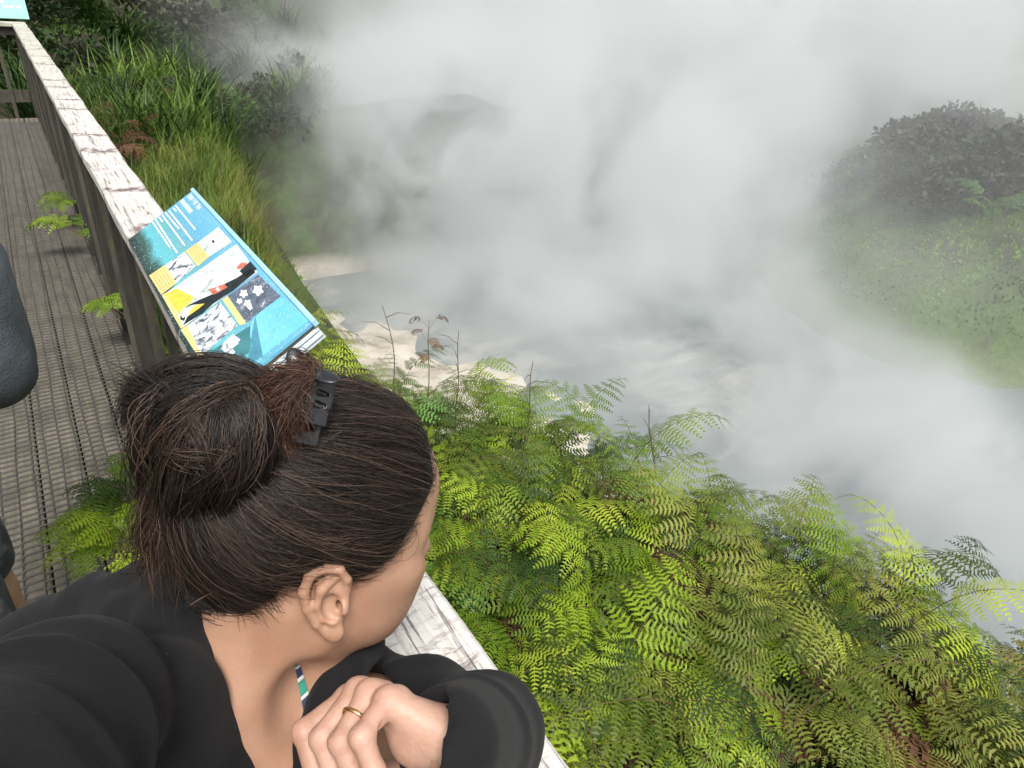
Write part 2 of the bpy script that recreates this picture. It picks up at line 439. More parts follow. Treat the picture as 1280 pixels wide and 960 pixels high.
c = t.mix(t.math('MULTIPLY', silt, 0.5), c, (0.45, 0.43, 0.39))
rip = t.noise(pos, 6, 4, 0.6)
b = t.bsdf(Base__Color=c, Roughness=0.28, Normal=t.bump(rip, 0.25, 0.03)); t.out(b)
M['water'] = t.m
mb = MB(); n = 24
mb.add([(-2, -30, POOL), (60, -30, POOL), (60, 60, POOL), (-2, 60, POOL)], [(0, 1, 2, 3)])
tag(mb.build('water', M['water']), kind='structure')
# ------------------------------------------------------------------ ferns
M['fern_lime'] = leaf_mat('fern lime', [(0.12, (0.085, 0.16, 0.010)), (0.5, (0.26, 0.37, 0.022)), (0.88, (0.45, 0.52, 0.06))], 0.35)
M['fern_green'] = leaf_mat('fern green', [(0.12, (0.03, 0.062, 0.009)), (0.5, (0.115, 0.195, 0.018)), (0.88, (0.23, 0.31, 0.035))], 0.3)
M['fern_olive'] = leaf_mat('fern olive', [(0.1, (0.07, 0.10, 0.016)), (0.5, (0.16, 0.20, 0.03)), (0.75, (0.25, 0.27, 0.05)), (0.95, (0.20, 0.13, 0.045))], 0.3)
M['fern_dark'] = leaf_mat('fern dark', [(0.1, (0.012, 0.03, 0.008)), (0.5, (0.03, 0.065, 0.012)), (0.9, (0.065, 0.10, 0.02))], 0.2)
M['fern_brown'] = leaf_mat('fern dead', [(0.1, (0.03, 0.015, 0.009)), (0.5, (0.085, 0.042, 0.023)), (0.9, (0.18, 0.095, 0.048))], 0.15, 0.7, 0.2)
M['fern_blue'] = leaf_mat('fern blue green', [(0.1, (0.045, 0.12, 0.025)), (0.6, (0.10, 0.22, 0.05)), (0.9, (0.18, 0.31, 0.08))], 0.3)
M['stem'] = simple('fern stalk', (0.10, 0.062, 0.028), 0.6, 0.4, 14)

def frond_arrays(r, stipe=0.35, L=0.62, n=15, wid=0.36, arch=1.0, ppn=11, pw=0.62, rich=1.0, curl=0.0, lean=0.2):
    """one bracken frond: bare stalk, arching rachis, paired tapering pinnae carrying comb-like pinnules"""
    V = []; F = []; MI = []
    # midline in the XZ plane
    m = 26; total = stipe + L; ds = total / (m - 1)
    pts = [np.zeros(3)]; ang = R(88) - lean
    tang = []
    for i in range(m):
        s = i * ds
        a = ang - arch * 1.55 * sst(stipe * 0.55, total, s) - curl * 2.5 * sst(total * .75, total, s)
        tdir = np.array([math.cos(a), 0, math.sin(a)]); tang.append(tdir)
        if i < m - 1: pts.append(pts[-1] + tdir * ds)
    pts = np.array(pts); tang = np.array(tang)
    sway = 0.05 * r.normal() * np.linspace(0, 1, m) ** 2
    pts[:, 1] += sway
    def mid(s):
        u = min(max(s / ds, 0), m - 1.001); i = int(u); f = u - i
        p = pts[i] * (1 - f) + pts[i + 1] * f; tt = tang[i] * (1 - f) + tang[i + 1] * f
        return p, tt / np.linalg.norm(tt)
    # stalk as a 3-sided tube
    for i in range(0, m, 2):
        p = pts[i]; tt = tang[i]; nrm = np.array([-tt[2], 0, tt[0]]); w = 0.0030 * (1 - 0.75 * i / m)
        for a in (90, 210, 330):
            V.append(p + w * (math.cos(R(a)) * np.array([0, 1, 0]) + math.sin(R(a)) * nrm))
    k = len(range(0, m, 2))
    for i in range(k - 1):
        for j in range(3):
            F.append((i*3+j, i*3+(j+1) % 3, i*3+3+(j+1) % 3, i*3+3+j)); MI.append(1)
    Y = np.array([0.0, 1, 0])
    for i in range(n):
        u = (i + 0.4) / n
        s0 = stipe + L * (u ** 0.92)
        p, tt = mid(s0)
        nrm = np.array([-tt[2], 0, tt[0]])
        if nrm[2] < 0: nrm = nrm
        env = (1 - u) ** 0.85 * (0.55 + 0.45 * sst(-0.15, 0.25, u)) + 0.03
        for sd in (-1, 1):
            l = wid * env * r.uniform(0.86, 1.08)
            if r.random() < 0.03: continue
            aa = R(66) - R(16) * u + r.normal() * 0.06
            base = p + tt * (0.008 * sd * r.uniform(0, 1))
            pax = sd * Y * math.sin(aa) + tt * math.cos(aa) + nrm * r.normal() * 0.06
            pax /= np.linalg.norm(pax)
            droop = r.uniform(0.3, 0.9)
            q = max(3, int(round(ppn * (0.35 + 0.65 * l / wid))))
            prev = base
            side = np.cross(nrm, pax); side /= np.linalg.norm(side)
            b0 = len(V)
            # midrib strip of the pinna
            for tq in (0, 0.5, 1):
                c = base + pax * l * tq - np.array([0, 0, 1]) * droop * l * tq * tq * 0.55
                V.extend([c + side * 0.0011 * (1.2 - tq), c - side * 0.0011 * (1.2 - tq)])
            F.extend([(b0, b0+1, b0+3, b0+2), (b0+2, b0+3, b0+5, b0+4)]); MI.extend([2, 2])
            for j in range(q):
                v = (j + 0.55) / q
                c = base + pax * l * v - np.array([0, 0, 1]) * droop * l * v * v * 0.55
                ptan = pax - np.array([0, 0, 1]) * droop * v * 1.1; ptan /= np.linalg.norm(ptan)
                pl = l * 0.26 * (1 - v) ** 0.7 * (0.75 + 0.25 * sst(0, .2, v)) + 0.0035
                pl = min(pl, 0.027) * rich
                hw = l / q * 0.5 * pw
                for s2 in (-1, 1):
                    d = side * s2 * math.sin(R(68)) + ptan * math.cos(R(68))
                    d = d + nrm * (0.12 + 0.1 * r.normal()); d /= np.linalg.norm(d)
                    e = pl * r.uniform(0.85, 1.1)
                    midp = c + d * e * 0.55 + nrm * e * 0.05; tip = c + d * e - nrm * e * 0.18
                    b = len(V)
                    V.extend([c - ptan * hw, c + ptan * hw, midp + ptan * hw * 0.9, midp - ptan * hw * 0.82, tip + ptan * hw * 0.2, tip - ptan * hw * 0.15])
                    F.extend([(b, b+1, b+2, b+3), (b+3, b+2, b+4, b+5)]); MI.extend([0, 0])
    return np.array(V), np.array(F, dtype=np.int32), np.array(MI, dtype=np.int32)

def frond_mesh(arr, mats):
    V, F, MI = arr
    me = mesh_from('frond', V, F, mats)
    me.polygons.foreach_set('material_index', MI)
    return me

fr_r = np.random.default_rng(21)
shapes = []
for i in range(12):
    shapes.append(frond_arrays(fr_r, stipe=fr_r.uniform(0.24, 0.5), L=fr_r.uniform(0.38, 0.56), n=int(fr_r.integers(9, 13)), wid=fr_r.uniform(0.14, 0.21),
                               arch=fr_r.uniform(0.75, 1.3), ppn=int(fr_r.integers(9, 12)), pw=fr_r.uniform(0.46, 0.60), lean=fr_r.uniform(0.1, 0.45), curl=fr_r.uniform(0, 0.4)))
dead_shapes = [frond_arrays(fr_r, stipe=0.3, L=0.45, n=12, wid=0.2, arch=1.7, ppn=8, pw=0.8, rich=0.8, curl=1.2, lean=0.3) for _ in range(4)]
small_shapes = [frond_arrays(fr_r, stipe=0.08, L=0.26, n=12, wid=0.13, arch=1.1, ppn=8, lean=0.5) for _ in range(4)]
KINDS = {}
for kname, rib in (('lime', 'fern_lime'), ('green', 'fern_green'), ('olive', 'fern_olive'), ('dark', 'fern_dark'), ('blue', 'fern_blue')):
    KINDS[kname] = [frond_mesh(a, [M['fern_' + kname], M['stem'], M[rib]]) for a in shapes]
KINDS['brown'] = [frond_mesh(a, [M['fern_brown'], M['stem'], M['fern_brown']]) for a in dead_shapes]
SMALL = [frond_mesh(a, [M['fern_green'], M['stem'], M['fern_green']]) for a in small_shapes]
SMALLB = [frond_mesh(a, [M['fern_lime'], M['stem'], M['fern_lime']]) for a in small_shapes]

FERN_TXT = {
 'lime': ('bright lime green bracken fern in the thicket below the handrail', 'lime green bracken in the thicket'),
 'green': ('mid green bracken fern in the thicket between handrail and pool', 'mid green bracken in the thicket'),
 'olive': ('yellowish olive bracken fern on the right side of the thicket', 'yellowish olive bracken in the thicket'),
 'dark': ('dark green bracken fern low among paler ferns of the thicket', 'dark green bracken in the thicket'),
 'blue': ('blue green soft bracken fern among yellower ferns of the thicket', 'blue green bracken in the thicket'),
 'brown': ('dead brown curled bracken fern among green ferns of the thicket', 'dead brown bracken in the thicket')}
pr = np.random.default_rng(5)
def fern(loc, kind, nf, scale=1.0, label=None, group=None, meshes=None, az=None, tilt=0.0, name='bracken_fern', spread=1.0):
    t_, g_ = FERN_TXT[kind]
    if label is None: label, group = t_, g_
    o = thing(name, label, 'fern', tuple(loc), (0, 0, 0), group)
    ms = meshes or KINDS[kind]
    a0 = pr.uniform(0, 6.28)
    for k in range(nf):
        f = link('frond', ms[int(pr.integers(len(ms)))], o)
        a = (a0 + 6.283 * k / nf + pr.normal() * 0.4) if az is None else az + pr.normal() * 0.5 * spread
        s = scale * pr.uniform(0.8, 1.15)
        f.rotation_euler = (pr.normal() * 0.10, pr.normal() * 0.13 + tilt, a)
        f.scale = (s, s * pr.choice([-1, 1]), s)
        f.location = (pr.normal() * 0.02, pr.normal() * 0.02, 0)
    return o

# the thicket between the handrail and the edge of the drop
def proj(p):
    v = CM.T @ (np.asarray(p) - CAM); return 640 + FPX * v[0] / v[2], 480 + FPX * v[1] / v[2], v[2]
cnt = 0
for y in np.arange(-0.75, 5.0, 0.20):
    for x in np.arange(0.5, 2.45, 0.20):
        px = x + pr.uniform(-.1, .1); py = y + pr.uniform(-.1, .1)
        xc = float(crest(py))
        if px > xc + (0.12 if py < 2.6 else -0.05) or px < 0.47: continue
        z = float(ground(px, py))
        q = proj((px, py, z + 0.55))
        u, w = q[0], q[1]
        if q[2] < 0.3 or u > 1500 or w > 1250: continue
        rr = pr.random()
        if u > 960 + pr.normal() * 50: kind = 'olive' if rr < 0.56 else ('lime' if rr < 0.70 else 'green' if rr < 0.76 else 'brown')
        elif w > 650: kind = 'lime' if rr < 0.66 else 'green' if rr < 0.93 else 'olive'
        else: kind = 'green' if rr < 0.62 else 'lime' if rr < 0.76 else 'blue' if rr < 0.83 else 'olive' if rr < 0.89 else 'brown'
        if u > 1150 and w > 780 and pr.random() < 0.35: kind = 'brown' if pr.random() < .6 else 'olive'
        sc = 0.95 if py < 2.2 else 0.84
        edge = sst(0.45, 0.0, xc - px)
        sc *= 1 - 0.05 * edge
        if px < 0.75: sc *= 0.84
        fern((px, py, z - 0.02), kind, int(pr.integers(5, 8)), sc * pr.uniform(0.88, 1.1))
        cnt += 1
        if pr.random() < 0.5:
            fern((px + .07, py - .06, z - 0.02), 'brown' if pr.random() < 0.55 else 'dark', 4, sc * 0.95)
            cnt += 1

# fronds that stand clear of the thicket against the steam
def standout(px, py, depth, kind, label, scale=1.0, nf=2, az=0.0, stem_up=True):
    p = at(px, py, depth)
    z = float(ground(p[0], p[1]))
    o = thing('bracken_fern', label, 'fern', (p[0], p[1], p[2] - 0.68 * scale))
    for k in range(nf):
        f = link('frond', KINDS[kind][(2 + 3 * k) % 12], o)
        f.rotation_euler = (pr.normal() * 0.05, -0.12 + pr.normal() * 0.05, az + k * 2.4)
        f.scale = (scale * (1 - 0.15 * k),) * 3
    return o
standout(705, 452, 2.75, 'green', 'tall green fern with hooked drooping tip rising above the thicket, left of its tall neighbour', 0.95, 2, 2.0)
standout(785, 470, 2.65, 'green', 'tall green fern with stacked drooping tiers standing highest against the steam', 1.1, 3, -0.5)
standout(1015, 610, 2.25, 'olive', 'olive fern bunch arching above the thicket edge at the crest of the bank', 0.85, 2, 0.4)
standout(1085, 640, 2.15, 'lime', 'pale green upright fern tip just over the thicket edge between two taller clumps', 0.8, 1, 1.0)
standout(1185, 650, 2.0, 'lime', 'pale yellow green fern with thin upright stalk, rightmost above the thicket edge', 0.8, 2, -1.0)

# ferns growing through the fence onto the deck
fern(at(172, 690, 1.85), 'lime', 22, 0.72, 'feathery light green fern growing through the fence behind the woman', None, SMALLB)
fern(at(182, 630, 2.0), 'green', 16, 0.66, 'darker green fern at the fence foot beside the feathery light green one', None, SMALL)
for (u, w, d, s, lb) in ((150, 398, 3.3, 0.8, 'single small fern leaning over the boardwalk edge below the big sign'),
                         (103, 296, 4.4, 1.15, 'small leafy fern poking between balusters onto the boardwalk, middle one of three'),
                         (98, 262, 5.0, 1.0, 'small fern tuft at the fence foot farthest along the boardwalk')):
    fern(at(u, w, d), 'green', 4, s, lb, None, SMALL, math.pi * 0.95, 0.25, name='small_fern', spread=1.6)

# brown litter and shaded leaf mass under the ferns: nobody could count it
def scatter_mesh(name, arrs, n, place, mats, scale=(0.6, 1.0)):
    VV = []; FF = []; MM = []; b = 0
    for i in range(n):
        V, F, MI = arrs[i % len(arrs)]
        loc = place(i)
        if loc is None: continue
        a = pr.uniform(0, 6.28); s = pr.uniform(*scale)
        rot = np.array(Matrix.Rotation(a, 3, 'Z') @ Matrix.Rotation(pr.normal() * 0.4, 3, 'X') @ Matrix.Rotation(pr.normal() * .3, 3, 'Y'))
        VV.append((V * s) @ rot.T + np.asarray(loc)); FF.append(F + b); MM.append(MI); b += len(V)
    me = mesh_from(name, np.concatenate(VV), np.concatenate(FF), mats)
    me.polygons.foreach_set('material_index', np.concatenate(MM)); return me
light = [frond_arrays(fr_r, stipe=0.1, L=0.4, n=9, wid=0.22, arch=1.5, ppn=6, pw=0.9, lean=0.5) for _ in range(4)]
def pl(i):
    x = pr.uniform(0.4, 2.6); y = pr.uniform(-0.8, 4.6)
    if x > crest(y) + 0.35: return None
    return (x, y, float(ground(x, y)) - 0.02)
me = scatter_mesh('fern_litter', light, 420, pl, [M['fern_brown'], M['stem'], M['fern_brown']], (0.6, 1.1))
tag(link('fern_litter', me), 'dead brown fern litter on the ground under the bracken thicket', 'litter', kind='stuff')
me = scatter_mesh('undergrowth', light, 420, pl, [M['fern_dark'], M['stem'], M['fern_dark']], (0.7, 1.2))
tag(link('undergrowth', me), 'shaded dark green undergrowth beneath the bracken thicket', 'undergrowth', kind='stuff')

# dry stalks standing over the thicket
def stalk(px, py, depth, h, label, lean=0.0, twigs=2, leaves=0, bend=0.0, toward=(1, 0)):
    p = at(px, py, depth); o = thing('dry_stalk', label, 'stalk', (p[0], p[1], p[2] - h))
    mb = MB()
    pts = [np.array([lean * h * t + bend * h * t ** 3, 0.3 * lean * h * t + 0.01 * math.sin(t * 9), h * (t - abs(bend) * .4 * t ** 3)]) for t in np.linspace(0, 1, 9)]
    pts = [q - np.array([lean * h + bend * h, 0.3 * lean * h, 0]) for q in pts]
    mb.tube(pts, np.linspace(0.0032, 0.0014, 9), 5)
    for i in range(twigs):
        b = pts[5 + (i % 3)]; a = pr.uniform(0, 6.28); l = pr.uniform(.06, .14)
        mb.tube([b, b + np.array([math.cos(a) * l * .5, math.sin(a) * l * .5, l * .25]), b + np.array([math.cos(a) * l, math.sin(a) * l, l * .2])], [0.0018, .0014, .0008], 4)
    mb.build('stem', M['stem'], o, True)
    for i in range(leaves):
        b = pts[8 - i * 1]
        for sg in (0, 2.6):
            f = link('dead_leaf', KINDS['brown'][i % 4], o, loc=tuple(b - np.array([0, 0, 0.04]))); f.scale = (0.20,) * 3; f.rotation_euler = (0, 0.3, i * 2.0 + sg)
    return o
stalk(478, 375, 3.1, 0.6, 'bare brown stalk hooked over at its tip beside the big sign', 0.05, 3, 0, -0.12)
stalk(537, 402, 3.0, 0.6, 'dark stalk hung with curled dead brown leaves in front of the pool shore', 0.02, 1, 3)
stalk(574, 414, 3.0, 0.55, 'straight bare stalk just right of the stalk with dead leaves', 0.0, 4)
stalk(667, 452, 2.7, 0.55, 'short dark stalk with a side twig left of the tall hooked fern', 0.02, 3)
stalk(812, 512, 2.55, 0.75, 'long leaning bare stem right of the tall tiered fern', -0.42, 4)

# ------------------------------------------------------------------ grasses and bushes of the left bank
def blades(n, place, hmin, hmax, wid, bendr=(0.3, 1.0), seg=4):
    """arching grass blades as tapered ribbons"""
    i = np.arange(n)
    base = np.array([place(k) for k in range(n)])
    h = pr.uniform(hmin, hmax, n); az = pr.uniform(0, 6.283, n); bd = pr.uniform(*bendr, n); w = wid * pr.uniform(0.6, 1.2, n)
    V = np.zeros((n, seg + 1, 2, 3))
    dirv = np.stack([np.cos(az), np.sin(az), np.zeros(n)], 1); sidev = np.stack([-np.sin(az), np.cos(az), np.zeros(n)], 1)
    p = base.copy(); ang = pr.uniform(1.15, 1.5, n)
    for s in range(seg + 1):
        t_ = s / seg; ww = w * (1 - t_ ** 1.6) * 0.5 + 0.0004
        V[:, s, 0] = p + sidev * ww[:, None]; V[:, s, 1] = p - sidev * ww[:, None]
        stp = (h / seg)[:, None]
        a = ang - bd * 1.9 * t_ ** 1.2
        p = p + stp * (dirv * np.cos(a)[:, None] + np.array([0, 0, 1.0]) * np.sin(a)[:, None])
    k = (seg + 1) * 2
    F = []
    b = (np.arange(n) * k)[:, None]
    for s in range(seg):
        F.append(b + np.array([[2*s, 2*s+1, 2*s+3, 2*s+2]]))
    return V.reshape(-1, 3), np.concatenate(F).astype(np.int32)

M['grass'] = leaf_mat('bank grass', [(0.1, (0.03, 0.06, 0.01)), (0.45, (0.09, 0.16, 0.022)), (0.8, (0.17, 0.25, 0.04)), (0.97, (0.26, 0.22, 0.09))], 0.3, nscale=1.6, rnd=0.0)
M['grass_olive'] = leaf_mat('bank grass olive', [(0.1, (0.05, 0.055, 0.012)), (0.5, (0.14, 0.15, 0.03)), (0.9, (0.24, 0.20, 0.07))], 0.25, nscale=1.6, rnd=0.0)
M['flax'] = leaf_mat('strap leaves', [(0.1, (0.008, 0.02, 0.006)), (0.5, (0.022, 0.055, 0.010)), (0.9, (0.07, 0.13, 0.02))], 0.2, 0.5, 0.25, nscale=1.2, rnd=0.35)
M['flax_pale'] = leaf_mat('pale strap leaves', [(0.1, (0.04, 0.07, 0.012)), (0.5, (0.10, 0.17, 0.025)), (0.9, (0.22, 0.30, 0.06))], 0.25, 0.5, 0.2, nscale=1.2, rnd=0.35)
M['scrub'] = leaf_mat('brown scrub', [(0.1, (0.018, 0.016, 0.012)), (0.5, (0.05, 0.045, 0.032)), (0.9, (0.095, 0.095, 0.05))], 0.15, 0.6, 0.3, nscale=0.8, rnd=0.6)
M['scrub_green'] = leaf_mat('green scrub', [(0.1, (0.015, 0.03, 0.01)), (0.5, (0.04, 0.075, 0.018)), (0.9, (0.09, 0.15, 0.035))], 0.2, 0.6, 0.3, nscale=0.8, rnd=0.6)

def gp(y0, y1, xa, xb):
    def f(k):
        y = pr.uniform(y0, y1); xc = float(crest(y)); x = pr.uniform(xa, xc + xb)
        return (x, y, float(ground(x, y)) - 0.02)
    return f
V1, F1 = blades(7000, gp(3.4, 9.5, 0.4, 0.18), 0.30, 0.62, 0.011)
V2, F2 = blades(3000, gp(9.5, 15, 0.45, 0.5), 0.4, 0.8, 0.018)
tag(link('grass', mesh_from('grass', np.concatenate([V1, V2]), np.concatenate([F1, F2 + len(V1)]), M['grass'])), 'long arching green grass on the bank beside the handrail', 'grass', kind='stuff')
V1, F1 = blades(6000, gp(4.2, 11, 0.8, 0.35), 0.3, 0.55, 0.010)
tag(link('dry_grass', mesh_from('dry_grass', V1, F1, M['grass_olive'])), 'olive and straw coloured grass at the edge of the left bank', 'grass', kind='stuff')

def flax_mesh(n, hmin, hmax, wid, mat):
    def pc(k):
        a = pr.uniform(0, 6.28); r_ = 0.16 * math.sqrt(pr.random()); return (r_ * math.cos(a), r_ * math.sin(a), 0)
    V, F = blades(n, pc, hmin, hmax, wid, (0.35, 1.15), 5)
    return mesh_from('leaves', V, F, mat)
FLAX = [flax_mesh(70, 0.5, 1.0, 0.032, M['flax']) for _ in range(3)] + [flax_mesh(60, 0.45, 0.9, 0.03, M['flax_pale']) for _ in range(2)]
k = 0
for i in range(230):
    y = pr.uniform(9.5, 25); xa = float(crest(y)); x = pr.uniform(0.7 if y < 11.4 else -1.5, xa + 2.6)
    if y < 12 and x > xa + .6: continue
    z = float(ground(x, y))
    if z < -2.6: continue
    o = link('flax_bush', FLAX[int(pr.choice([0, 1, 2, 3, 4], p=[.27, .27, .22, .12, .12]))], None, (x, y, z - 0.05)); s = pr.uniform(0.85, 1.6); o.scale = (s, s, s * pr.uniform(.8, 1.1)); o.rotation_euler = (0, 0, pr.uniform(0, 6.28))
    dk = o.data in FLAX[:3]
    tag(o, 'dark strap leaved bush on the far left bank beyond the handrail' if dk else 'pale green strap leaved bush on the far left bank beyond the handrail', 'bush', 'dark strap leaved bushes' if dk else 'pale strap leaved bushes')
for (x, y) in ((0.75, 8.6), (0.9, 9.4), (0.8, 10.3), (1.2, 11.2), (0.9, 12.0), (1.0, 9.9), (1.5, 12.6), (1.25, 10.4), (0.7, 12.6), (1.9, 13.6)):
    fern((x, y, float(ground(x, y))), 'brown', 6, 1.1, 'withered brown fern beside the far part of the handrail', 'withered brown ferns by the far handrail')

def shrub_mesh(n, rx, rz, leaf, mat, squash=1.0):
    """crown of many small leaves spread through an uneven volume"""
    d = pr.normal(size=(n, 3)); d /= np.linalg.norm(d, axis=1)[:, None]; d[:, 2] = np.abs(d[:, 2]) * 1.0 - 0.1
    lump = 1 + 0.22 * np.sin(d[:, 0] * 5 + 1) * np.sin(d[:, 1] * 4 + 2) + 0.15 * np.sin(d[:, 2] * 9 + d[:, 0] * 6)
    rad = pr.uniform(0.45, 1.0, n) ** 0.4 * lump
    c = d * rad[:, None] * np.array([rx, rx, rz])
    a = pr.normal(size=(n, 3)); a /= np.linalg.norm(a, axis=1)[:, None]
    a = a * 0.8 + d * 0.6 - np.array([0, 0, .3]); a /= np.linalg.norm(a, axis=1)[:, None]
    b = np.cross(a, pr.normal(size=(n, 3))); b /= np.linalg.norm(b, axis=1)[:, None]
    l = leaf * pr.uniform(0.6, 1.3, n)[:, None]
    V = np.stack([c, c + a * l * .5 + b * l * .28, c + a * l, c + a * l * .5 - b * l * .28], 1).reshape(-1, 3)
    F = np.arange(n * 4, dtype=np.int32).reshape(n, 4)
    return mesh_from('crown', V, F, mat)
def stems_mesh(rx, rz):
    mb = MB()
    for i in range(6):
        a = pr.uniform(0, 6.28); e = np.array([math.cos(a) * rx * .7, math.sin(a) * rx * .7, rz * .8])
        mb.tube([(0, 0, -0.3), e * .5 + np.array([0, 0, .05]), e], [0.03, .02, .008], 5)
    return mesh_from('stems', mb.V, mb.F, M['stem'])
SHR = [(shrub_mesh(750, 0.75, 0.7, 0.17, M['scrub']), stems_mesh(.75, .7)) for _ in range(3)] + [(shrub_mesh(900, 0.7, 0.6, 0.13, M['scrub_green']), stems_mesh(.7, .6)) for _ in range(2)]
def shrub(x, y, s, which, label, group):
    o = thing('shrub', label, 'shrub', (x, y, float(ground(x, y)) - 0.08), (0, 0, pr.uniform(0, 6.28)), group)
    a, b = SHR[which]; link('crown', a, o); link('stems', b, o); o.scale = (s, s, s * pr.uniform(0.8, 1.05))
    return o
for (x, y) in ((4.2, 15.2), (5.0, 16.0), (5.6, 17.2), (6.4, 17.9), (7.0, 19.0), (7.6, 20.2), (8.4, 21.4), (5.2, 18.4), (6.0, 19.6), (9.2, 22.6), (4.6, 17.0), (3.8, 14.2)):
    shrub(x + pr.normal() * .3, y, pr.uniform(0.6, 1.1), int(pr.choice([0, 2, 3])), 'dim shrub on the rim of the left bank half hidden by steam', 'shrubs on the left bank rim')
for i in range(46):
    y = pr.uniform(12.6, 21); x = pr.uniform(0.4, 4.2)
    if float(ground(x, y)) < -2.4: continue
    shrub(x, y, pr.uniform(0.5, 0.95), int(pr.choice([0, 3, 4])), 'dark leafy shrub on the shady left bank above the pool', 'dark shrubs on the left bank')
for i in range(34):
    y = pr.uniform(13.5, 25); x = pr.uniform(-2, float(crest(y)) + 2.5)
    if float(ground(x, y)) < -2.4: continue
    shrub(x, y, pr.uniform(0.7, 1.3), int(pr.choice([0, 3, 4])), 'dark leafy shrub on the shady left bank above the pool', 'dark shrubs on the left bank')
n = 0
while n < 125:
    a = pr.uniform(0, 6.28); r_ = math.sqrt(pr.random()) * 0.80
    x = 20.1 + 7.6 * r_ * math.cos(a); y = 6.8 + 5.6 * r_ * math.sin(a)
    z = float(ground(x, y))
    if z < -2.15 + 0.2 * pr.normal() + 0.5 * (x < 16.5) or proj((x, y, z))[0] < 900: continue
    w = int(pr.choice([0, 1, 2, 3, 4], p=[.32, .3, .2, .09, .09]))
    shrub(x, y, pr.uniform(0.6, 1.0), w, 'brownish leafy shrub on the mound across the pool at right' if w < 3 else 'green leafy shrub on the mound across the pool at right', 'brownish shrubs on the right mound' if w < 3 else 'green shrubs on the right mound')
    n += 1
for (u, w, dd, lb) in ((1246, 175, 15.5, 'tall drooping fern crowning the right mound, highest on its ridge'), (1165, 205, 15.0, 'drooping fern on the left shoulder of the right mound ridge'),
                       (1215, 190, 15.0, 'drooping fern on the ridge just left of the tallest one'), (1190, 190, 15.5, 'drooping dark fern on the ridge right of the left shoulder'), (1130, 215, 15.0, 'small drooping fern low on the left end of the ridge'), (1262, 238, 12.5, 'pale broad fern on the near side of the right mound')):
    p = at(u, w, dd); z = float(ground(p[0], p[1]))
    fern((p[0], p[1], p[2] - 1.0), 'dark' if 'pale' not in lb else 'blue', 6, 1.9, lb, None)
for i in range(60):
    x = pr.uniform(-2, 34); y = pr.uniform(26, 42); z = float(ground(x, y))
    if z < -2.5: continue
    w = int(pr.integers(0, 5))
    shrub(x, y, pr.uniform(1.3, 2.2), w, 'dim brownish shrub on the far hillside behind the steam' if w < 3 else 'dim green shrub on the far hillside behind the steam', 'brownish shrubs on the far hillside' if w < 3 else 'green shrubs on the far hillside')

# low soft cover (moss, club-moss, small ferns) over the mound's flank and the left slope
def cover(n, place, leaf):
    c = np.array([q for q in (place() for _ in range(n)) if q is not None]); n = len(c)
    a = pr.normal(size=(n, 3)); a[:, 2] = np.abs(a[:, 2]) * 1.2 + .3; a /= np.linalg.norm(a, axis=1)[:, None]
    b = np.cross(a, pr.normal(size=(n, 3))); b /= np.linalg.norm(b, axis=1)[:, None]
    l = leaf * pr.uniform(0.5, 1.4, n)[:, None]
    V = np.stack([c, c + a * l * .5 + b * l * .3, c + a * l, c + a * l * .5 - b * l * .3], 1).reshape(-1, 3)
    return V, np.arange(n * 4, dtype=np.int32).reshape(n, 4)
M['moss_cover'] = leaf_mat('moss cover', [(0.1, (0.03, 0.06, 0.01)), (0.5, (0.10, 0.19, 0.025)), (0.9, (0.22, 0.32, 0.05))], 0.25, 0.7, 0.2, nscale=0.7, rnd=0.0)
def pm():
    a = pr.uniform(0, 6.28); r_ = pr.uniform(0.45, 1.0)
    x = 20.1 + 7.6 * r_ * math.cos(a); y = 6.8 + 5.6 * r_ * math.sin(a)
    if x > 22: return None
    z = float(ground(x, y)); return (x, y, z) if z > -3.3 else None
def pm2():
    x = pr.uniform(11, 20); y = pr.uniform(-4, 4); z = float(ground(x, y)); return (x, y, z) if z > -3.3 else None
def pm3():
    y = pr.uniform(9, 24); x = pr.uniform(1, 9); z = float(ground(x, y)); return (x, y, z) if z > -3.2 and x > crest(y) - .6 else None
Va, Fa = cover(45000, pm, 0.075); Vb, Fb = cover(14000, pm2, 0.075); Vc, Fc = cover(40000, pm3, 0.07)
tag(link('ground_cover', mesh_from('ground_cover', np.concatenate([Va, Vb, Vc]), np.concatenate([Fa, Fb + len(Va), Fc + len(Va) + len(Vb)]), M['moss_cover'])),
    'bright green moss and low plants covering the slopes round the pool', 'ground cover', kind='stuff')
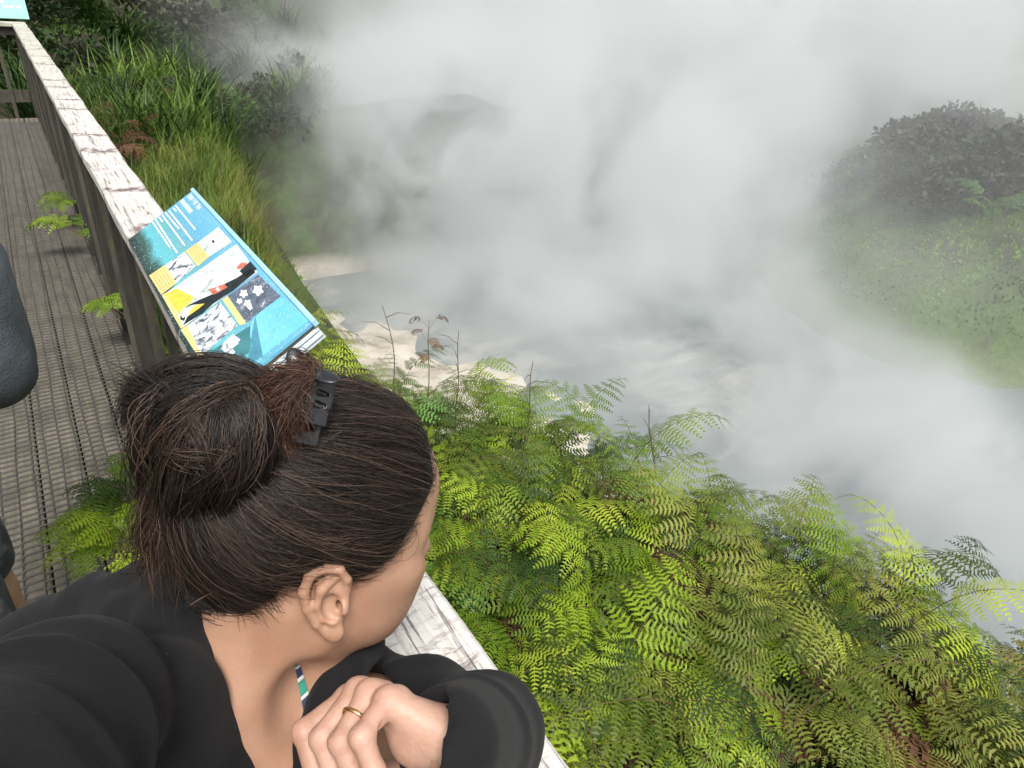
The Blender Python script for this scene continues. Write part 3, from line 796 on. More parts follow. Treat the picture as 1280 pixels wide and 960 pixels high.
# ------------------------------------------------------------------ steam rising off the pool
BLOBS = [  # photo pixel, depth, radius, strength
    (350, 110, 15.5, (2.1, 2.2, 2.0), 1.9),
    (470, 160, 17.5, (3.6, 3.2, 3.0), 1.1),
    (640, 110, 19.0, (5.4, 4.5, 5.2), 1.4),
    (840, 120, 18.0, (6.2, 5.0, 5.5), 1.5),
    (560, 265, 18.0, (6.5, 4.0, 2.6), 1.5),
    (410, 215, 15.5, (2.5, 2.6, 1.8), 1.4),
    (480, 180, 14.5, (2.8, 2.6, 2.3), 2.2),
    (590, 190, 15.5, (3.0, 2.6, 2.3), 1.9),
    (600, 150, 14.5, (3.2, 2.6, 2.4), 1.8),
    (520, 125, 15.5, (2.6, 2.4, 2.2), 1.6),
    (430, 250, 15.5, (2.4, 2.4, 1.3), 0.8),
    (740, 280, 16.5, (5.0, 4.0, 3.0), 1.3),
    (600, 365, 14.5, (4.8, 3.2, 1.8), 1.0),
    (890, 240, 17.5, (4.6, 4.5, 4.2), 1.3),
    (830, 420, 13.0, (3.6, 3.0, 2.0), 1.0),
    (900, 560, 10.5, (2.6, 2.2, 1.5), 0.7),
    (1030, 520, 10.8, (2.8, 2.4, 1.8), 1.1),
    (1160, 600, 9.3, (2.6, 2.2, 1.5), 1.2),
    (1270, 640, 8.8, (2.2, 2.0, 1.2), 0.8),
    (1150, 40, 20.0, (9.0, 5.0, 4.5), 0.75),
    (1110, 330, 11.5, (3.0, 2.6, 1.8), 0.12),
    (960, 390, 13.0, (2.6, 2.2, 1.8), 0.6),
    (520, 40, 24.0, (6.0, 5.0, 3.0), 0.3),
]
t = newmat('steam')
pos = t.n('ShaderNodeNewGeometry').outputs['Position']
warp = t.n('ShaderNodeTexNoise', Vector=pos, Scale=0.28, Detail=2.0, Roughness=0.5)
off = t.n('ShaderNodeVectorMath', _operation='SUBTRACT', i0=warp.outputs['Color'], i1=(0.5, 0.5, 0.5))
off = t.n('ShaderNodeVectorMath', _operation='SCALE', i0=off.outputs[0]); off.inputs['Scale'].default_value = 3.2
pw = t.n('ShaderNodeVectorMath', _operation='ADD', i0=pos, i1=off.outputs[0]).outputs[0]
tot = None
for (u, w, dd, rad, st) in BLOBS:
    c = at(u, w, dd)
    q = t.n('ShaderNodeVectorMath', _operation='SUBTRACT', i0=pw, i1=tuple(c))
    q = t.n('ShaderNodeVectorMath', _operation='DIVIDE', i0=q.outputs[0], i1=rad)
    l = t.n('ShaderNodeVectorMath', _operation='LENGTH', i0=q.outputs[0]).outputs['Value']
    v = t.rng(l, 0.15, 1.05, st, 0.0, True)
    tot = v if tot is None else t.math('ADD', tot, v)
ns = t.noise(pw, 0.42, 4, 0.58)
ns2 = t.math('SUBTRACT', ns, 0.5)
dens = t.math('MULTIPLY', tot, t.rng(ns, 0.38, 0.64, 0.0, 1.6))
dens = t.math('ADD', dens, t.math('MULTIPLY', t.math('GREATER_THAN', tot, 0.01), 0.0))
dens = t.math('ADD', t.math('MULTIPLY', dens, 0.80), 0.016)
vol = t.n('ShaderNodeVolumePrincipled', Color=(0.875, 0.892, 0.896), Density=dens, Anisotropy=0.25)
t.out(None, vol)
try: t.m.cycles.volume_step_rate = 1.0
except Exception: pass
mb = MB(); mb.box((2.6, -2.0, POOL + 0.03), (36, 34, 9.0))
tag(mb.build('steam', t.m), 'thick white steam drifting over the hot pool', 'steam', kind='stuff')
# ------------------------------------------------------------------ signed-distance modelling (camera-metric axes: right, down, forward; metres)
def cpt(px, py, z): return np.array([(px - 640) / FPX * z, (py - 480) / FPX * z, z])
def to_world(V): return CAM + np.asarray(V) @ CM.T
def smin(a, b, k):
    h = np.clip(0.5 + 0.5 * (b - a) / k, 0, 1); return b * (1 - h) + a * h - k * h * (1 - h)
def smax(a, b, k): return -smin(-a, -b, k)
def s_caps(P, a, b, r1, r2):
    a = np.asarray(a, float); b = np.asarray(b, float); ab = b - a
    h = np.clip(((P - a) @ ab) / (ab @ ab + 1e-12), 0, 1)
    return np.linalg.norm(P - a - h[:, None] * ab, axis=1) - (r1 + (r2 - r1) * h)
def s_ell(P, c, rad, B=None):
    q = P - np.asarray(c)
    if B is not None: q = q @ B.T          # rows of B: local axes
    rad = np.asarray(rad, float)
    k0 = np.linalg.norm(q / rad, axis=1); k1 = np.linalg.norm(q / rad ** 2, axis=1)
    return k0 * (k0 - 1) / (k1 + 1e-9)
def s_chain(P, pts, rad, k=0.006):
    d = None
    for i in range(len(pts) - 1):
        e = s_caps(P, pts[i], pts[i + 1], rad[i], rad[i + 1]); d = e if d is None else smin(d, e, k)
    return d
def snoise(P, f, seed=0):
    q = P * f + seed * 1.37
    x, y, z = q[:, 0], q[:, 1], q[:, 2]
    return (np.sin(x*1.1+1.7*np.sin(y*0.9+z*.6))+np.sin(y*1.3+1.5*np.sin(z*1.1+x*.4)+2)+np.sin(z*1.2+1.6*np.sin(x*.8+y*.7)+4)) / 3

def polygonise(f, lo, hi, h, keep=None):
    """naive surface nets, evaluated finely only near the surface"""
    lo = np.asarray(lo, float); hi = np.asarray(hi, float)
    S = 8
    nb = np.ceil((hi - lo) / (h * S)).astype(int)
    n = nb * S + 1
    # coarse pass: value at block centres
    cs = [lo[i] + (np.arange(nb[i]) + 0.5) * S * h for i in range(3)]
    G = np.stack(np.meshgrid(*cs, indexing='ij'), -1).reshape(-1, 3)
    cv = np.concatenate([f(G[i:i + 200000]) for i in range(0, len(G), 200000)]).reshape(nb)
    act = np.abs(cv) < S * h * 1.05
    vals = np.repeat(np.repeat(np.repeat(cv, S, 0), S, 1), S, 2)
    vals = np.pad(vals, ((0, 1),) * 3, mode='edge').astype(np.float32)
    off = np.stack(np.meshgrid(*(np.arange(S + 1),) * 3, indexing='ij'), -1).reshape(-1, 3)
    B = np.argwhere(act)
    for i in range(0, len(B), 200):
        idx = (B[i:i + 200, None, :] * S + off[None]).reshape(-1, 3)
        vals[idx[:, 0], idx[:, 1], idx[:, 2]] = f(lo + idx * h)
    ins = vals < 0
    c = np.zeros(n - 1, dtype=np.int8)
    for dx in (0, 1):
        for dy in (0, 1):
            for dz in (0, 1):
                c += ins[dx:n[0]-1+dx, dy:n[1]-1+dy, dz:n[2]-1+dz]
    A = np.argwhere((c > 0) & (c < 8))
    ids = -np.ones(n - 1, dtype=np.int32); ids[A[:, 0], A[:, 1], A[:, 2]] = np.arange(len(A))
    corners = [(dx, dy, dz) for dx in (0, 1) for dy in (0, 1) for dz in (0, 1)]
    cvv = np.stack([vals[A[:, 0]+d[0], A[:, 1]+d[1], A[:, 2]+d[2]] for d in corners], 1)
    acc = np.zeros((len(A), 3)); num = np.zeros(len(A))
    for i, a in enumerate(corners):
        for j, b in enumerate(corners):
            if j <= i or sum(abs(a[k] - b[k]) for k in range(3)) != 1: continue
            va, vb = cvv[:, i], cvv[:, j]; m = (va < 0) != (vb < 0)
            t_ = np.where(m, va / np.where(m, va - vb, 1), 0)
            p = np.array(a) + t_[:, None] * (np.array(b) - np.array(a))
            acc[m] += p[m]; num[m] += 1
    V = lo + (A + acc / num[:, None]) * h
    quads = []
    for ax in range(3):
        u, v = (ax + 1) % 3, (ax + 2) % 3
        sl0 = [slice(1, -1)] * 3; sl0[ax] = slice(0, -1)
        sl1 = list(sl0); sl1[ax] = slice(1, None)
        a = ins[tuple(sl0)]; b = ins[tuple(sl1)]
        E = np.argwhere(a != b)
        if not len(E): continue
        flip = a[E[:, 0], E[:, 1], E[:, 2]]
        base = E.copy(); base[:, u] += 1; base[:, v] += 1
        def cell(du, dv):
            q = base.copy(); q[:, u] += du; q[:, v] += dv; return ids[q[:, 0], q[:, 1], q[:, 2]]
        q = np.stack([cell(-1, -1), cell(0, -1), cell(0, 0), cell(-1, 0)], 1)
        q[~flip] = q[~flip][:, ::-1]
        quads.append(q[(q >= 0).all(1)])
    Q = np.concatenate(quads)
    if keep is not None:
        kv = keep(V); Q = Q[kv[Q].all(1)]
        used = np.unique(Q); rm = -np.ones(len(V), int); rm[used] = np.arange(len(used)); V = V[used]; Q = rm[Q]
    return V, Q

def relax(V, Q, it=2, w=0.5):
    n = len(V); e = np.concatenate([Q[:, [0, 1]], Q[:, [1, 2]], Q[:, [2, 3]], Q[:, [3, 0]]])
    for _ in range(it):
        s = np.zeros((n, 3)); k = np.zeros(n)
        for a, b in ((0, 1), (1, 0)):
            for ax in range(3): s[:, ax] += np.bincount(e[:, a], V[e[:, b], ax], n)
            k += np.bincount(e[:, a], minlength=n)
        V = V * (1 - w) + w * s / np.maximum(k, 1)[:, None]
    return V
def merge(*vq):
    V = []; Q = []; b = 0
    for v, q in vq: V.append(v); Q.append(q + b); b += len(v)
    return np.concatenate(V), np.concatenate(Q)
# ------------------------------------------------------------------ the woman at the rail
Fv = np.array([0.84, 0.02, 0.54]); Fv /= np.linalg.norm(Fv)
Uv = np.array([0.21, -0.92, -0.31]); Uv -= Fv * (Uv @ Fv); Uv /= np.linalg.norm(Uv)
Rv = np.cross(Fv, Uv)
if Rv[2] > 0: Rv = -Rv
HC = cpt(388, 614, 0.545)                       # centre of the cranium
HB = np.array([Fv, Uv, Rv])                     # rows: forward, up, her right
def hp(f, u, s): return HC + f * Fv + u * Uv + s * Rv
def to_head(P): return (P - HC) @ HB.T

NECK0 = hp(-0.020, -0.075, 0.0)
NECK1 = cpt(340, 905, 0.585)
RS = cpt(88, 885, 0.42)        # right shoulder
LS = cpt(400, 880, 0.74)        # left shoulder
RE = cpt(-90, 1090, 0.28)       # right elbow, raised towards the phone
RW = np.array([-0.16, 0.13, 0.02]); 
LE = cpt(604, 922, 0.66)        # left elbow on the rail
LW = cpt(562, 925, 0.50)        # left wrist
def w2c(p): return (np.asarray(p, float) - CAM) @ CM
HIP = w2c((-0.26, 0.42, 0.86)); CHEST = w2c((-0.02, 0.42, 1.06)); BELLY = w2c((-0.15, 0.42, 0.95))

def head_sdf(P):
    q = to_head(P)
    a = np.abs(q[:, 2]); qs = np.stack([q[:, 0], q[:, 1], a], 1)
    d = s_ell(qs, (-0.003, 0.0, 0), (0.097, 0.080, 0.0755))
    d = smin(d, s_ell(qs, (0.032, 0.008, 0), (0.070, 0.060, 0.067)), 0.03)          # forehead
    d = smin(d, s_ell(qs, (0.040, -0.060, 0), (0.055, 0.062, 0.056)), 0.03)         # face
    d = smin(d, s_caps(qs, (0.008, -0.090, 0.050), (0.071, -0.125, 0.014), 0.021, 0.019), 0.028)   # jaw
    d = smin(d, s_caps(qs, (0.071, -0.121, 0.0), (0.079, -0.118, 0.0), 0.018, 0.016), 0.015)      # chin
    d = smin(d, s_ell(qs, (0.058, -0.048, 0.040), (0.030, 0.020, 0.022)), 0.025)    # cheekbone
    d = smin(d, s_ell(qs, (0.056, -0.084, 0.030), (0.034, 0.038, 0.024)), 0.03)     # lower cheek
    d = smin(d, s_caps(qs, (0.088, -0.016, 0.010), (0.070, -0.014, 0.046), 0.010, 0.011), 0.018)  # brow
    d = smax(d, -s_ell(qs, (0.094, -0.034, 0.031), (0.013, 0.010, 0.016)), 0.014)
    d = smin(d, s_ell(qs, (0.0745, -0.034, 0.031), (0.0125, 0.0125, 0.0125)), 0.003)
    d = smin(d, s_caps(qs, (0.076, -0.0285, 0.020), (0.070, -0.030, 0.044), 0.0055, 0.005), 0.005)  # upper lid
    d = smin(d, s_caps(qs, (0.090, -0.028, 0), (0.108, -0.064, 0), 0.007, 0.0105), 0.014)
    d = smin(d, s_ell(qs, (0.099, -0.067, 0.011), (0.010, 0.008, 0.007)), 0.006)
    d = smin(d, s_ell(qs, (0.089, -0.087, 0), (0.010, 0.006, 0.024)), 0.006)
    d = smin(d, s_ell(qs, (0.087, -0.098, 0), (0.010, 0.0065, 0.020)), 0.006)
    d = smax(d, -s_caps(qs, (0.104, -0.0925, 0), (0.090, -0.0925, 0.026), 0.0022, 0.001), 0.004)
    return d

# ear in its own axes: e (towards the face), u (up along the ear), n (out)
EO = hp(0.006, -0.048, 0.0725)
En = Rv * 0.86 - Fv * 0.42 + Uv * 0.05; En /= np.linalg.norm(En)
Eu = Uv * 0.975 - Fv * 0.22; Eu -= En * (Eu @ En); Eu /= np.linalg.norm(Eu)
Ee = np.cross(Eu, En); Ee = Ee if Ee @ Fv > 0 else -Ee
EB = np.array([Ee, Eu, En])
ES = 1.06
def ear_sdf(P):
    q = (P - EO) @ EB.T / ES * np.array([1.02, 1.0, 1.0])
    hel = [(0.008, 0.006, 0.004), (0.010, 0.018, 0.008), (0.006, 0.0275, 0.011), (-0.004, 0.0305, 0.013), (-0.0135, 0.026, 0.0145), (-0.0185, 0.014, 0.015), (-0.0175, 0.000, 0.0135), (-0.0125, -0.014, 0.011), (-0.007, -0.023, 0.008)]
    d = s_chain(q, [np.array(p) for p in hel], [0.0025, 0.0030, 0.0034, 0.0036, 0.0038, 0.0038, 0.0036, 0.0034, 0.0035], 0.002)
    plate = s_ell(q, (-0.004, 0.006, 0.0065), (0.0145, 0.025, 0.0045))
    d = smin(d, plate, 0.003)
    ant = [(0.002, 0.020, 0.011), (-0.007, 0.013, 0.0125), (-0.0105, 0.002, 0.0125), (-0.0075, -0.009, 0.011), (-0.001, -0.013, 0.010)]
    d = smin(d, s_chain(q, [np.array(p) for p in ant], [0.0022, 0.0032, 0.0034, 0.0032, 0.0034], 0.002), 0.003)
    d = smin(d, s_chain(q, [np.array((-0.007, 0.013, 0.0125)), np.array((0.000, 0.0245, 0.0105))], [0.0028, 0.002], .002), 0.003)
    d = smax(d, -s_ell(q, (-0.001, -0.002, 0.0125), (0.0068, 0.0105, 0.010)), 0.003)        # concha
    d = smin(d, s_ell(q, (0.0068, -0.004, 0.0085), (0.0038, 0.0058, 0.0045)), 0.003)         # tragus
    d = smin(d, s_ell(q, (-0.002, -0.0235, 0.0075), (0.0080, 0.0085, 0.0042)), 0.004)        # lobe
    d = smin(d, s_caps(q, (0.002, 0.010, -0.004), (-0.002, -0.012, -0.002), 0.010, 0.009), 0.006)
    d = smax(d, -s_ell(q, (0.0035, -0.003, 0.007), (0.0026, 0.004, 0.012)), 0.002)
    return d * ES

def neck_sdf(P):
    d = s_caps(P, NECK0, NECK1, 0.056, 0.060)
    d = smin(d, s_caps(P, NECK1 + np.array([0, .01, .03]), CHEST, 0.050, 0.105), 0.03)
    RSk = RS + np.array([0.035, 0.05, 0.115])
    d = smin(d, s_caps(P, NECK1 + (RSk - NECK1) * .25, RSk, 0.042, 0.036), 0.05)
    d = smin(d, s_caps(P, NECK1 + (LS - NECK1) * .25, LS, 0.045, 0.048), 0.05)
    # sternomastoid from behind the ear to the pit of the neck, and the collar bones
    pit = cpt(322, 938, .548)
    d = smin(d, s_caps(P, hp(-0.022, -0.070, 0.052), pit, 0.016, 0.011), 0.014)
    d = smax(d, -s_ell(P, cpt(384, 888, .530), (0.026, 0.036, 0.030)), 0.022)
    d = smin(d, s_caps(P, pit + np.array([-.006, 0.006, 0]), RSk + np.array([0.03, -0.02, 0.0]), 0.009, 0.008), 0.018)
    return d
def bust_sdf(P):
    d = smin(head_sdf(P), neck_sdf(P), 0.022)
    return d
def torso_sdf(P):
    d = s_caps(P, CHEST, BELLY, 0.105, 0.105); d = smin(d, s_caps(P, BELLY, HIP, 0.105, 0.125), 0.05)
    return d

M['skin'] = None
t = newmat('skin'); v = t.coord('Object')
n1 = t.noise(v, 9, 4, 0.6); n2 = t.noise(v, 120, 4, 0.65); n3 = t.noise(v, 34, 3, 0.6)
c = t.ramp(n1, [(0.3, (0.325, 0.178, 0.112)), (0.7, (0.42, 0.245, 0.163))])
c = t.mix(t.math('MULTIPLY', t.rng(n3, 0.5, 0.75), 0.35), c, (0.36, 0.150, 0.095))
spots = t.n('ShaderNodeTexVoronoi', Vector=v, Scale=55).outputs['Distance']
c = t.mix(t.math('MULTIPLY', t.rng(spots, 0.10, 0.05), t.math('MULTIPLY', t.rng(t.noise(v, 20, 2), 0.55, 0.7), 0.6)), c, (0.17, 0.075, 0.045))
b = t.bsdf(Base__Color=c, Roughness=t.rng(n2, 0.3, 0.7, 0.42, 0.56), Normal=t.bump(t.math('ADD', n2, t.math('MULTIPLY', t.noise(v, 420, 2), .6)), 0.4, 0.0012))
b.inputs['Subsurface Weight'].default_value = 0.22; b.inputs['Subsurface Radius'].default_value = (1, 0.35, 0.2); b.inputs['Subsurface Scale'].default_value = 0.006
b.inputs['Specular IOR Level'].default_value = 0.45
t.out(b); M['skin'] = t.m
t = newmat('hand skin'); v = t.coord('Object')
n1 = t.noise(v, 26, 4, 0.6); n2 = t.noise(v, 160, 4, 0.65)
wr = t.noise(t.n('ShaderNodeMapping', Vector=v, Scale=(30, 90, 60), Rotation=(0.3, 0.5, 0.8)).outputs[0], 1.0, 5, 0.6, 1.2)
c = t.ramp(n1, [(0.3, (0.40, 0.22, 0.155)), (0.55, (0.48, 0.29, 0.212)), (0.8, (0.46, 0.235, 0.178))])
b = t.bsdf(Base__Color=c, Roughness=0.5, Normal=t.bump(t.math('ADD', t.math('MULTIPLY', n2, .6), wr), 0.5, 0.002))
b.inputs['Subsurface Weight'].default_value = 0.25; b.inputs['Subsurface Radius'].default_value = (1, 0.4, 0.25); b.inputs['Subsurface Scale'].default_value = 0.005
t.out(b); M['skin_hand'] = t.m

woman = thing('person', 'woman in black hoodie leaning on the rail, dark hair in a messy clipped bun', 'person', tuple(to_world(HIP) * np.array([1, 1, 0])))
WINV = Matrix.Translation(-Vector(woman.location))
def wpart(name, V, Q, mat, parent=None, smooth=True):
    o = link(name, mesh_from(name, to_world(V), Q, mat, smooth), parent or woman)
    if parent is None: o.matrix_parent_inverse = WINV
    return o

# left hand: four fingers curled over, seen from the little-finger side, thumb tip beyond
def L3(*a): return [cpt(*p) for p in a]
little = L3((497, 872, .500), (484, 876, .494), (452, 921, .466), (468, 964, .462), (484, 990, .474))
ring_f = L3((480, 868, .515), (462, 868, .510), (427, 927, .484), (446, 978, .478), (466, 1006, .49))
middle = L3((466, 866, .532), (448, 866, .526), (404, 922, .504), (424, 985, .496), (446, 1014, .506))
index = L3((452, 872, .552), (436, 874, .546), (382, 914, .526), (396, 970, .514), (416, 1000, .520))
thumb = L3((520, 960, .545), (462, 985, .565), (412, 975, .560), (366, 952, .552))
def hand_sdf(P):
    d = None
    wr = LW
    for f, r in ((little, 0.0078), (ring_f, 0.0085), (middle, 0.0092), (index, 0.0092)):
        e = s_chain(P, f, [r * 1.12, r * 1.15, r * 1.02, r * 0.93, r * 0.82], 0.004)
        e = smin(e, s_ell(P, f[1], (r * 1.22,) * 3), 0.004); e = smin(e, s_ell(P, f[2], (r * 1.10,) * 3), 0.003)
        d = e if d is None else smin(d, e, 0.0022)
    e = s_chain(P, thumb, [0.014, 0.0125, 0.0105, 0.0085], 0.006)
    d = smin(d, e, 0.003)
    # back of the hand and palm
    pal = None
    for f, r, k in ((little, 0.013, 0.0), (ring_f, 0.0135, .3), (middle, 0.0135, .6), (index, 0.013, 1.0)):
        w = wr + (index[0] - little[0]) * (0.35 * (k - 0.5))
        e = s_caps(P, f[1] + (w - f[1]) * .08, w, r * 0.80, 0.0160)
        pal = e if pal is None else smin(pal, e, 0.010)
    pal = smin(pal, s_ell(P, cpt(522, 925, .500), (0.020, 0.020, 0.015)), 0.014)       # heel of the hand
    d = smin(d, pal, 0.006)
    d = smin(d, s_caps(P, wr, LW + (LE - LW) * 0.25, 0.0200, 0.026), 0.012)
    for f, r in ((little, 0.0078), (ring_f, 0.0085), (middle, 0.0092), (index, 0.0092)):      # skin folds over the knuckles
        a_ = f[2] - f[1]; a_ = a_ / np.linalg.norm(a_); o_ = np.cross(a_, f[3] - f[2]); o_ /= np.linalg.norm(o_); n_ = np.cross(o_, a_); n_ = -n_ if n_ @ (f[3] - f[2]) > 0 else n_
        for q in (-0.0045, -0.0015, 0.0015):
            c_ = f[2] + a_ * q + n_ * r * 1.13
            d = smax(d, -s_caps(P, c_ - o_ * r * .45, c_ + o_ * r * .45, 0.0007, 0.0007), 0.0016)
    # crease where the little finger folds to the palm
    d = smax(d, -s_caps(P, cpt(474, 914, .474), cpt(500, 884, .472), 0.0026, 0.0014), 0.004)
    d = smax(d, -s_caps(P, cpt(488, 930, .474), cpt(536, 908, .474), 0.0016, 0.001), 0.003)
    d = smax(d, -s_chain(P, [cpt(484, 938, .476), cpt(510, 946, .470), cpt(545, 930, .474)], [.0014, .0016, .0010], .002), 0.003)
    d = smax(d, -s_chain(P, [cpt(488, 900, .478), cpt(492, 890, .476), cpt(489, 878, .480)], [.0012, .0014, .0010], .002), 0.003)
    d = smax(d, -s_caps(P, cpt(490, 950, .474), cpt(540, 938, .474), 0.0010, 0.001), 0.003)
    return d
allp = np.array(little + ring_f + middle + index + thumb + [LW, LW + (LE - LW) * .25])
hv, hq = polygonise(hand_sdf, allp.min(0) - 0.035, allp.max(0) + 0.035, 0.0010); hv = relax(hv, hq, 2, .4)
bv, bq = polygonise(bust_sdf, np.minimum.reduce([HC, RS, LS, CHEST]) - 0.13, np.maximum.reduce([HC, RS, LS, CHEST]) + 0.13, 0.0024); bv = relax(bv, bq, 2, .4)
ev, eq = polygonise(ear_sdf, EO - 0.05, EO + 0.05, 0.0009); ev = relax(ev, eq, 5, .5)
# the other ear, mirrored through the head's middle plane
ev2 = ev - 2 * ((ev - HC) @ Rv)[:, None] * Rv; eq2 = eq[:, ::-1]
def low_sdf(P):     # trunk, arms and legs inside the clothes
    d = torso_sdf(P)
    for a, b, r1, r2 in ((RS, RE, .040, .036), (RE, RW, .036, .024), (LS, LE, .045, .037), (LE, LW, .035, .025)):
        d = smin(d, s_caps(P, a, b, r1, r2), 0.015)
    return d
lo = np.minimum.reduce([HIP, RE, RW, LE, CHEST, RS]) - 0.15; hi = np.maximum.reduce([HIP, RE, RW, LE, CHEST, LS]) + 0.15
lv, lq = polygonise(low_sdf, lo, hi, 0.007)
V, Q = merge((bv, bq), (ev, eq), (ev2, eq2), (lv, lq), (hv, hq))
body = wpart('body', V, Q, [M['skin'], M['skin_hand']])
mi = np.zeros(len(Q), np.int32); mi[-len(hq):] = 1
body.data.polygons.foreach_set('material_index', mi)

# gold wedding band on the ring finger
M['gold'] = simple('gold', (0.75, 0.50, 0.22), 0.28, 0.05, 10, metallic=1.0)
rc = ring_f[1] + (ring_f[2] - ring_f[1]) * 0.50; ax = ring_f[2] - ring_f[1]; ax /= np.linalg.norm(ax)
e1 = np.cross(ax, [0, 0, 1.0]); e1 /= np.linalg.norm(e1); e2 = np.cross(ax, e1)
mb = MB(); rr = 0.0102; pts = [rc + rr * (math.cos(a) * e1 + math.sin(a) * e2) for a in np.linspace(0, 2 * math.pi, 41)]
V = []; F = []
for i, p in enumerate(pts[:-1]):
    o_ = (p - rc) / rr
    for (dr, da) in ((0.0004, -0.0016), (0.0011, -0.0008), (0.0011, 0.0008), (0.0004, 0.0016), (-0.0006, 0.0)): V.append(p + o_ * dr + ax * da)
for i in range(40):
    for k in range(5): F.append((i*5+k, i*5+(k+1) % 5, ((i+1) % 40)*5+(k+1) % 5, ((i+1) % 40)*5+k))
wpart('ring', np.array(V), np.array(F, dtype=np.int32), M['gold'])

# ------------------------------------------------------------------ hoodie
t = newmat('black fleece'); v = t.coord('Object')
n2 = t.noise(v, 420, 3, 0.6); n1 = t.noise(v, 14, 4)
lint = t.n('ShaderNodeTexVoronoi', Vector=v, Scale=85).outputs['Distance']
c = t.mix(t.rng(n1, 0.3, 0.7), (0.0085, 0.0085, 0.009), (0.014, 0.0135, 0.014))
c = t.mix(t.math('MULTIPLY', t.rng(lint, 0.055, 0.03), t.rng(t.noise(v, 30, 2), 0.6, 0.66)), c, (0.16, 0.155, 0.15))
b = t.bsdf(Base__Color=c, Roughness=0.95, Normal=t.bump(n2, 0.5, 0.0016))
b.inputs['Sheen Weight'].default_value = 0.035; b.inputs['Sheen Roughness'].default_value = 0.55; b.inputs['Specular IOR Level'].default_value = 0.12
t.out(b); M['hoodie'] = t.m

def along(P, a, b):
    ab = b - a; return ((P - a) @ ab) / (ab @ ab)
def hoodie_sdf(P):
    n = snoise(P, 22, 1)
    # upper back / shoulder mass and trunk
    d = s_ell(P, cpt(150, 850, 0.595), (0.125, 0.088, 0.085))
    d = smin(d, s_caps(P, CHEST + Rv * 0.02, BELLY, 0.122, 0.13), 0.05)
    d = smin(d, s_caps(P, BELLY, HIP, 0.13, 0.145), 0.05)
    d = smin(d, s_caps(P, CHEST, LS, 0.105, 0.080), 0.05)
    d = smin(d, s_caps(P, CHEST, RS + np.array([0.02, 0.03, 0.06]), 0.10, 0.05), 0.04)
    d = d + 0.003 * snoise(P, 34, 3) - 0.0035 * np.maximum(0, snoise(P * np.array([1.0, .45, .8]), 62, 6)) ** 1.5
    # right sleeve, stretched towards the phone: rolls of cloth round the arm
    s = along(P, RS, RE); da = s_caps(P, RS, RE, 0.058, 0.060)
    w = 0.5 + 0.5 * np.sin(s * 17 + 2.6 * n + 1.6 * snoise(P, 9, 5))
    da = da - 0.009 * (w ** 2.4) * sst(-0.15, 0.25, s) + 0.003
    d = smin(d, da, 0.010)
    s = along(P, RE, RW); da = s_caps(P, RE, RW, 0.064, 0.045) - 0.005 * np.sin(s * 24 + 2 * n)
    d = smin(d, da, 0.02)
    # left sleeve: upper arm to the elbow on the rail, forearm back to the wrist
    s = along(P, LS, LE); n2 = snoise(P, 16, 7)
    da = s_caps(P, LS, LE, 0.072, 0.056)
    w = 0.5 + 0.5 * np.sin(s * 13 + 2.6 * n2 + 1.4 * n + 1.5 * snoise(P, 30, 11))
    da = da - 0.010 * w ** 3.0 + 0.003
    d = smin(d, da, 0.014)
    s = along(P, LW, LE)
    CU = cpt(557, 930, .486)
    da = s_caps(P, CU, LE, 0.040, 0.056)
    w = 0.5 + 0.5 * np.sin(s * 13 + 2.4 * n2 + 1.6 * snoise(P, 34, 13) + 0.5)
    da = da - 0.0055 * w ** 3.0 * sst(0.15, 0.5, s)
    d = smin(d, da, 0.008)
    # open cuff
    d = smax(d, -s_chain(P, [cpt(470, 915, .47), cpt(525, 925, .483), cpt(548, 930, .492), LW + (LE - LW) * .25], [.040, .036, .028, .026], .004), 0.005)
    # the open neck: a wedge from the nape down the front
    front = w2c(to_world(NECK1) + np.array([0.10, 0.015, -0.12]))
    d = smax(d, -s_caps(P, NECK0 + (NECK1 - NECK0) * .4, NECK1, 0.068, 0.073), 0.012)
    d = smax(d, -s_caps(P, NECK1, NECK1 + (front - NECK1) * 0.55, 0.074, 0.062), 0.012)
    d = smax(d, -s_caps(P, NECK1 + (front - NECK1) * 0.55, front + (front - NECK1) * .8, 0.066, 0.040), 0.012)
    pan = [cpt(180, 790, .57), cpt(205, 850, .55), cpt(215, 920, .54), cpt(220, 1010, .53), cpt(230, 1100, .53)]
    d = smin(d, s_chain(P, pan, [0.03, 0.034, 0.036, 0.038, 0.04], 0.02), 0.02)
    # hood, lying in folds round the neck
    hood = [cpt(345, 745, .70), cpt(255, 735, .66), cpt(190, 742, .58), cpt(212, 782, .525), cpt(233, 832, .510), cpt(258, 905, .510), cpt(268, 975, .51), cpt(280, 1060, .51)]
    e = s_chain(P, hood, [0.022, 0.028, 0.028, 0.024, 0.022, 0.025, 0.026, 0.026], 0.012) - 0.003 * snoise(P, 40, 9)
    d = smin(d, e, 0.003)
    hood2 = [cpt(120, 745, .58), cpt(158, 775, .535), cpt(186, 830, .515), cpt(206, 900, .505), cpt(215, 980, .50)]
    e = s_chain(P, hood2, [0.020, 0.020, 0.018, 0.017, 0.017], 0.008) - 0.002 * snoise(P, 50, 2)
    d = smin(d, e, 0.0035)
    e = s_chain(P, [cpt(60, 770, .60), cpt(100, 755, .57), cpt(150, 742, .565), cpt(195, 735, .58)], [.012, .016, .016, .014], .01); d = smin(d, e, .006)
    lap = [cpt(455, 805, .63), cpt(428, 840, .575), cpt(412, 880, .560), cpt(393, 930, .55), cpt(370, 1000, .54)]
    e = s_chain(P, lap, [0.02, 0.018, 0.017, 0.017, 0.018], 0.01); d = smin(d, e, 0.008)
    return d
lo = np.minimum.reduce([HIP, RE, RW, LE, CHEST, RS]) - 0.17; hi = np.maximum.reduce([HIP, RE, RW, LE, CHEST, LS]) + 0.17
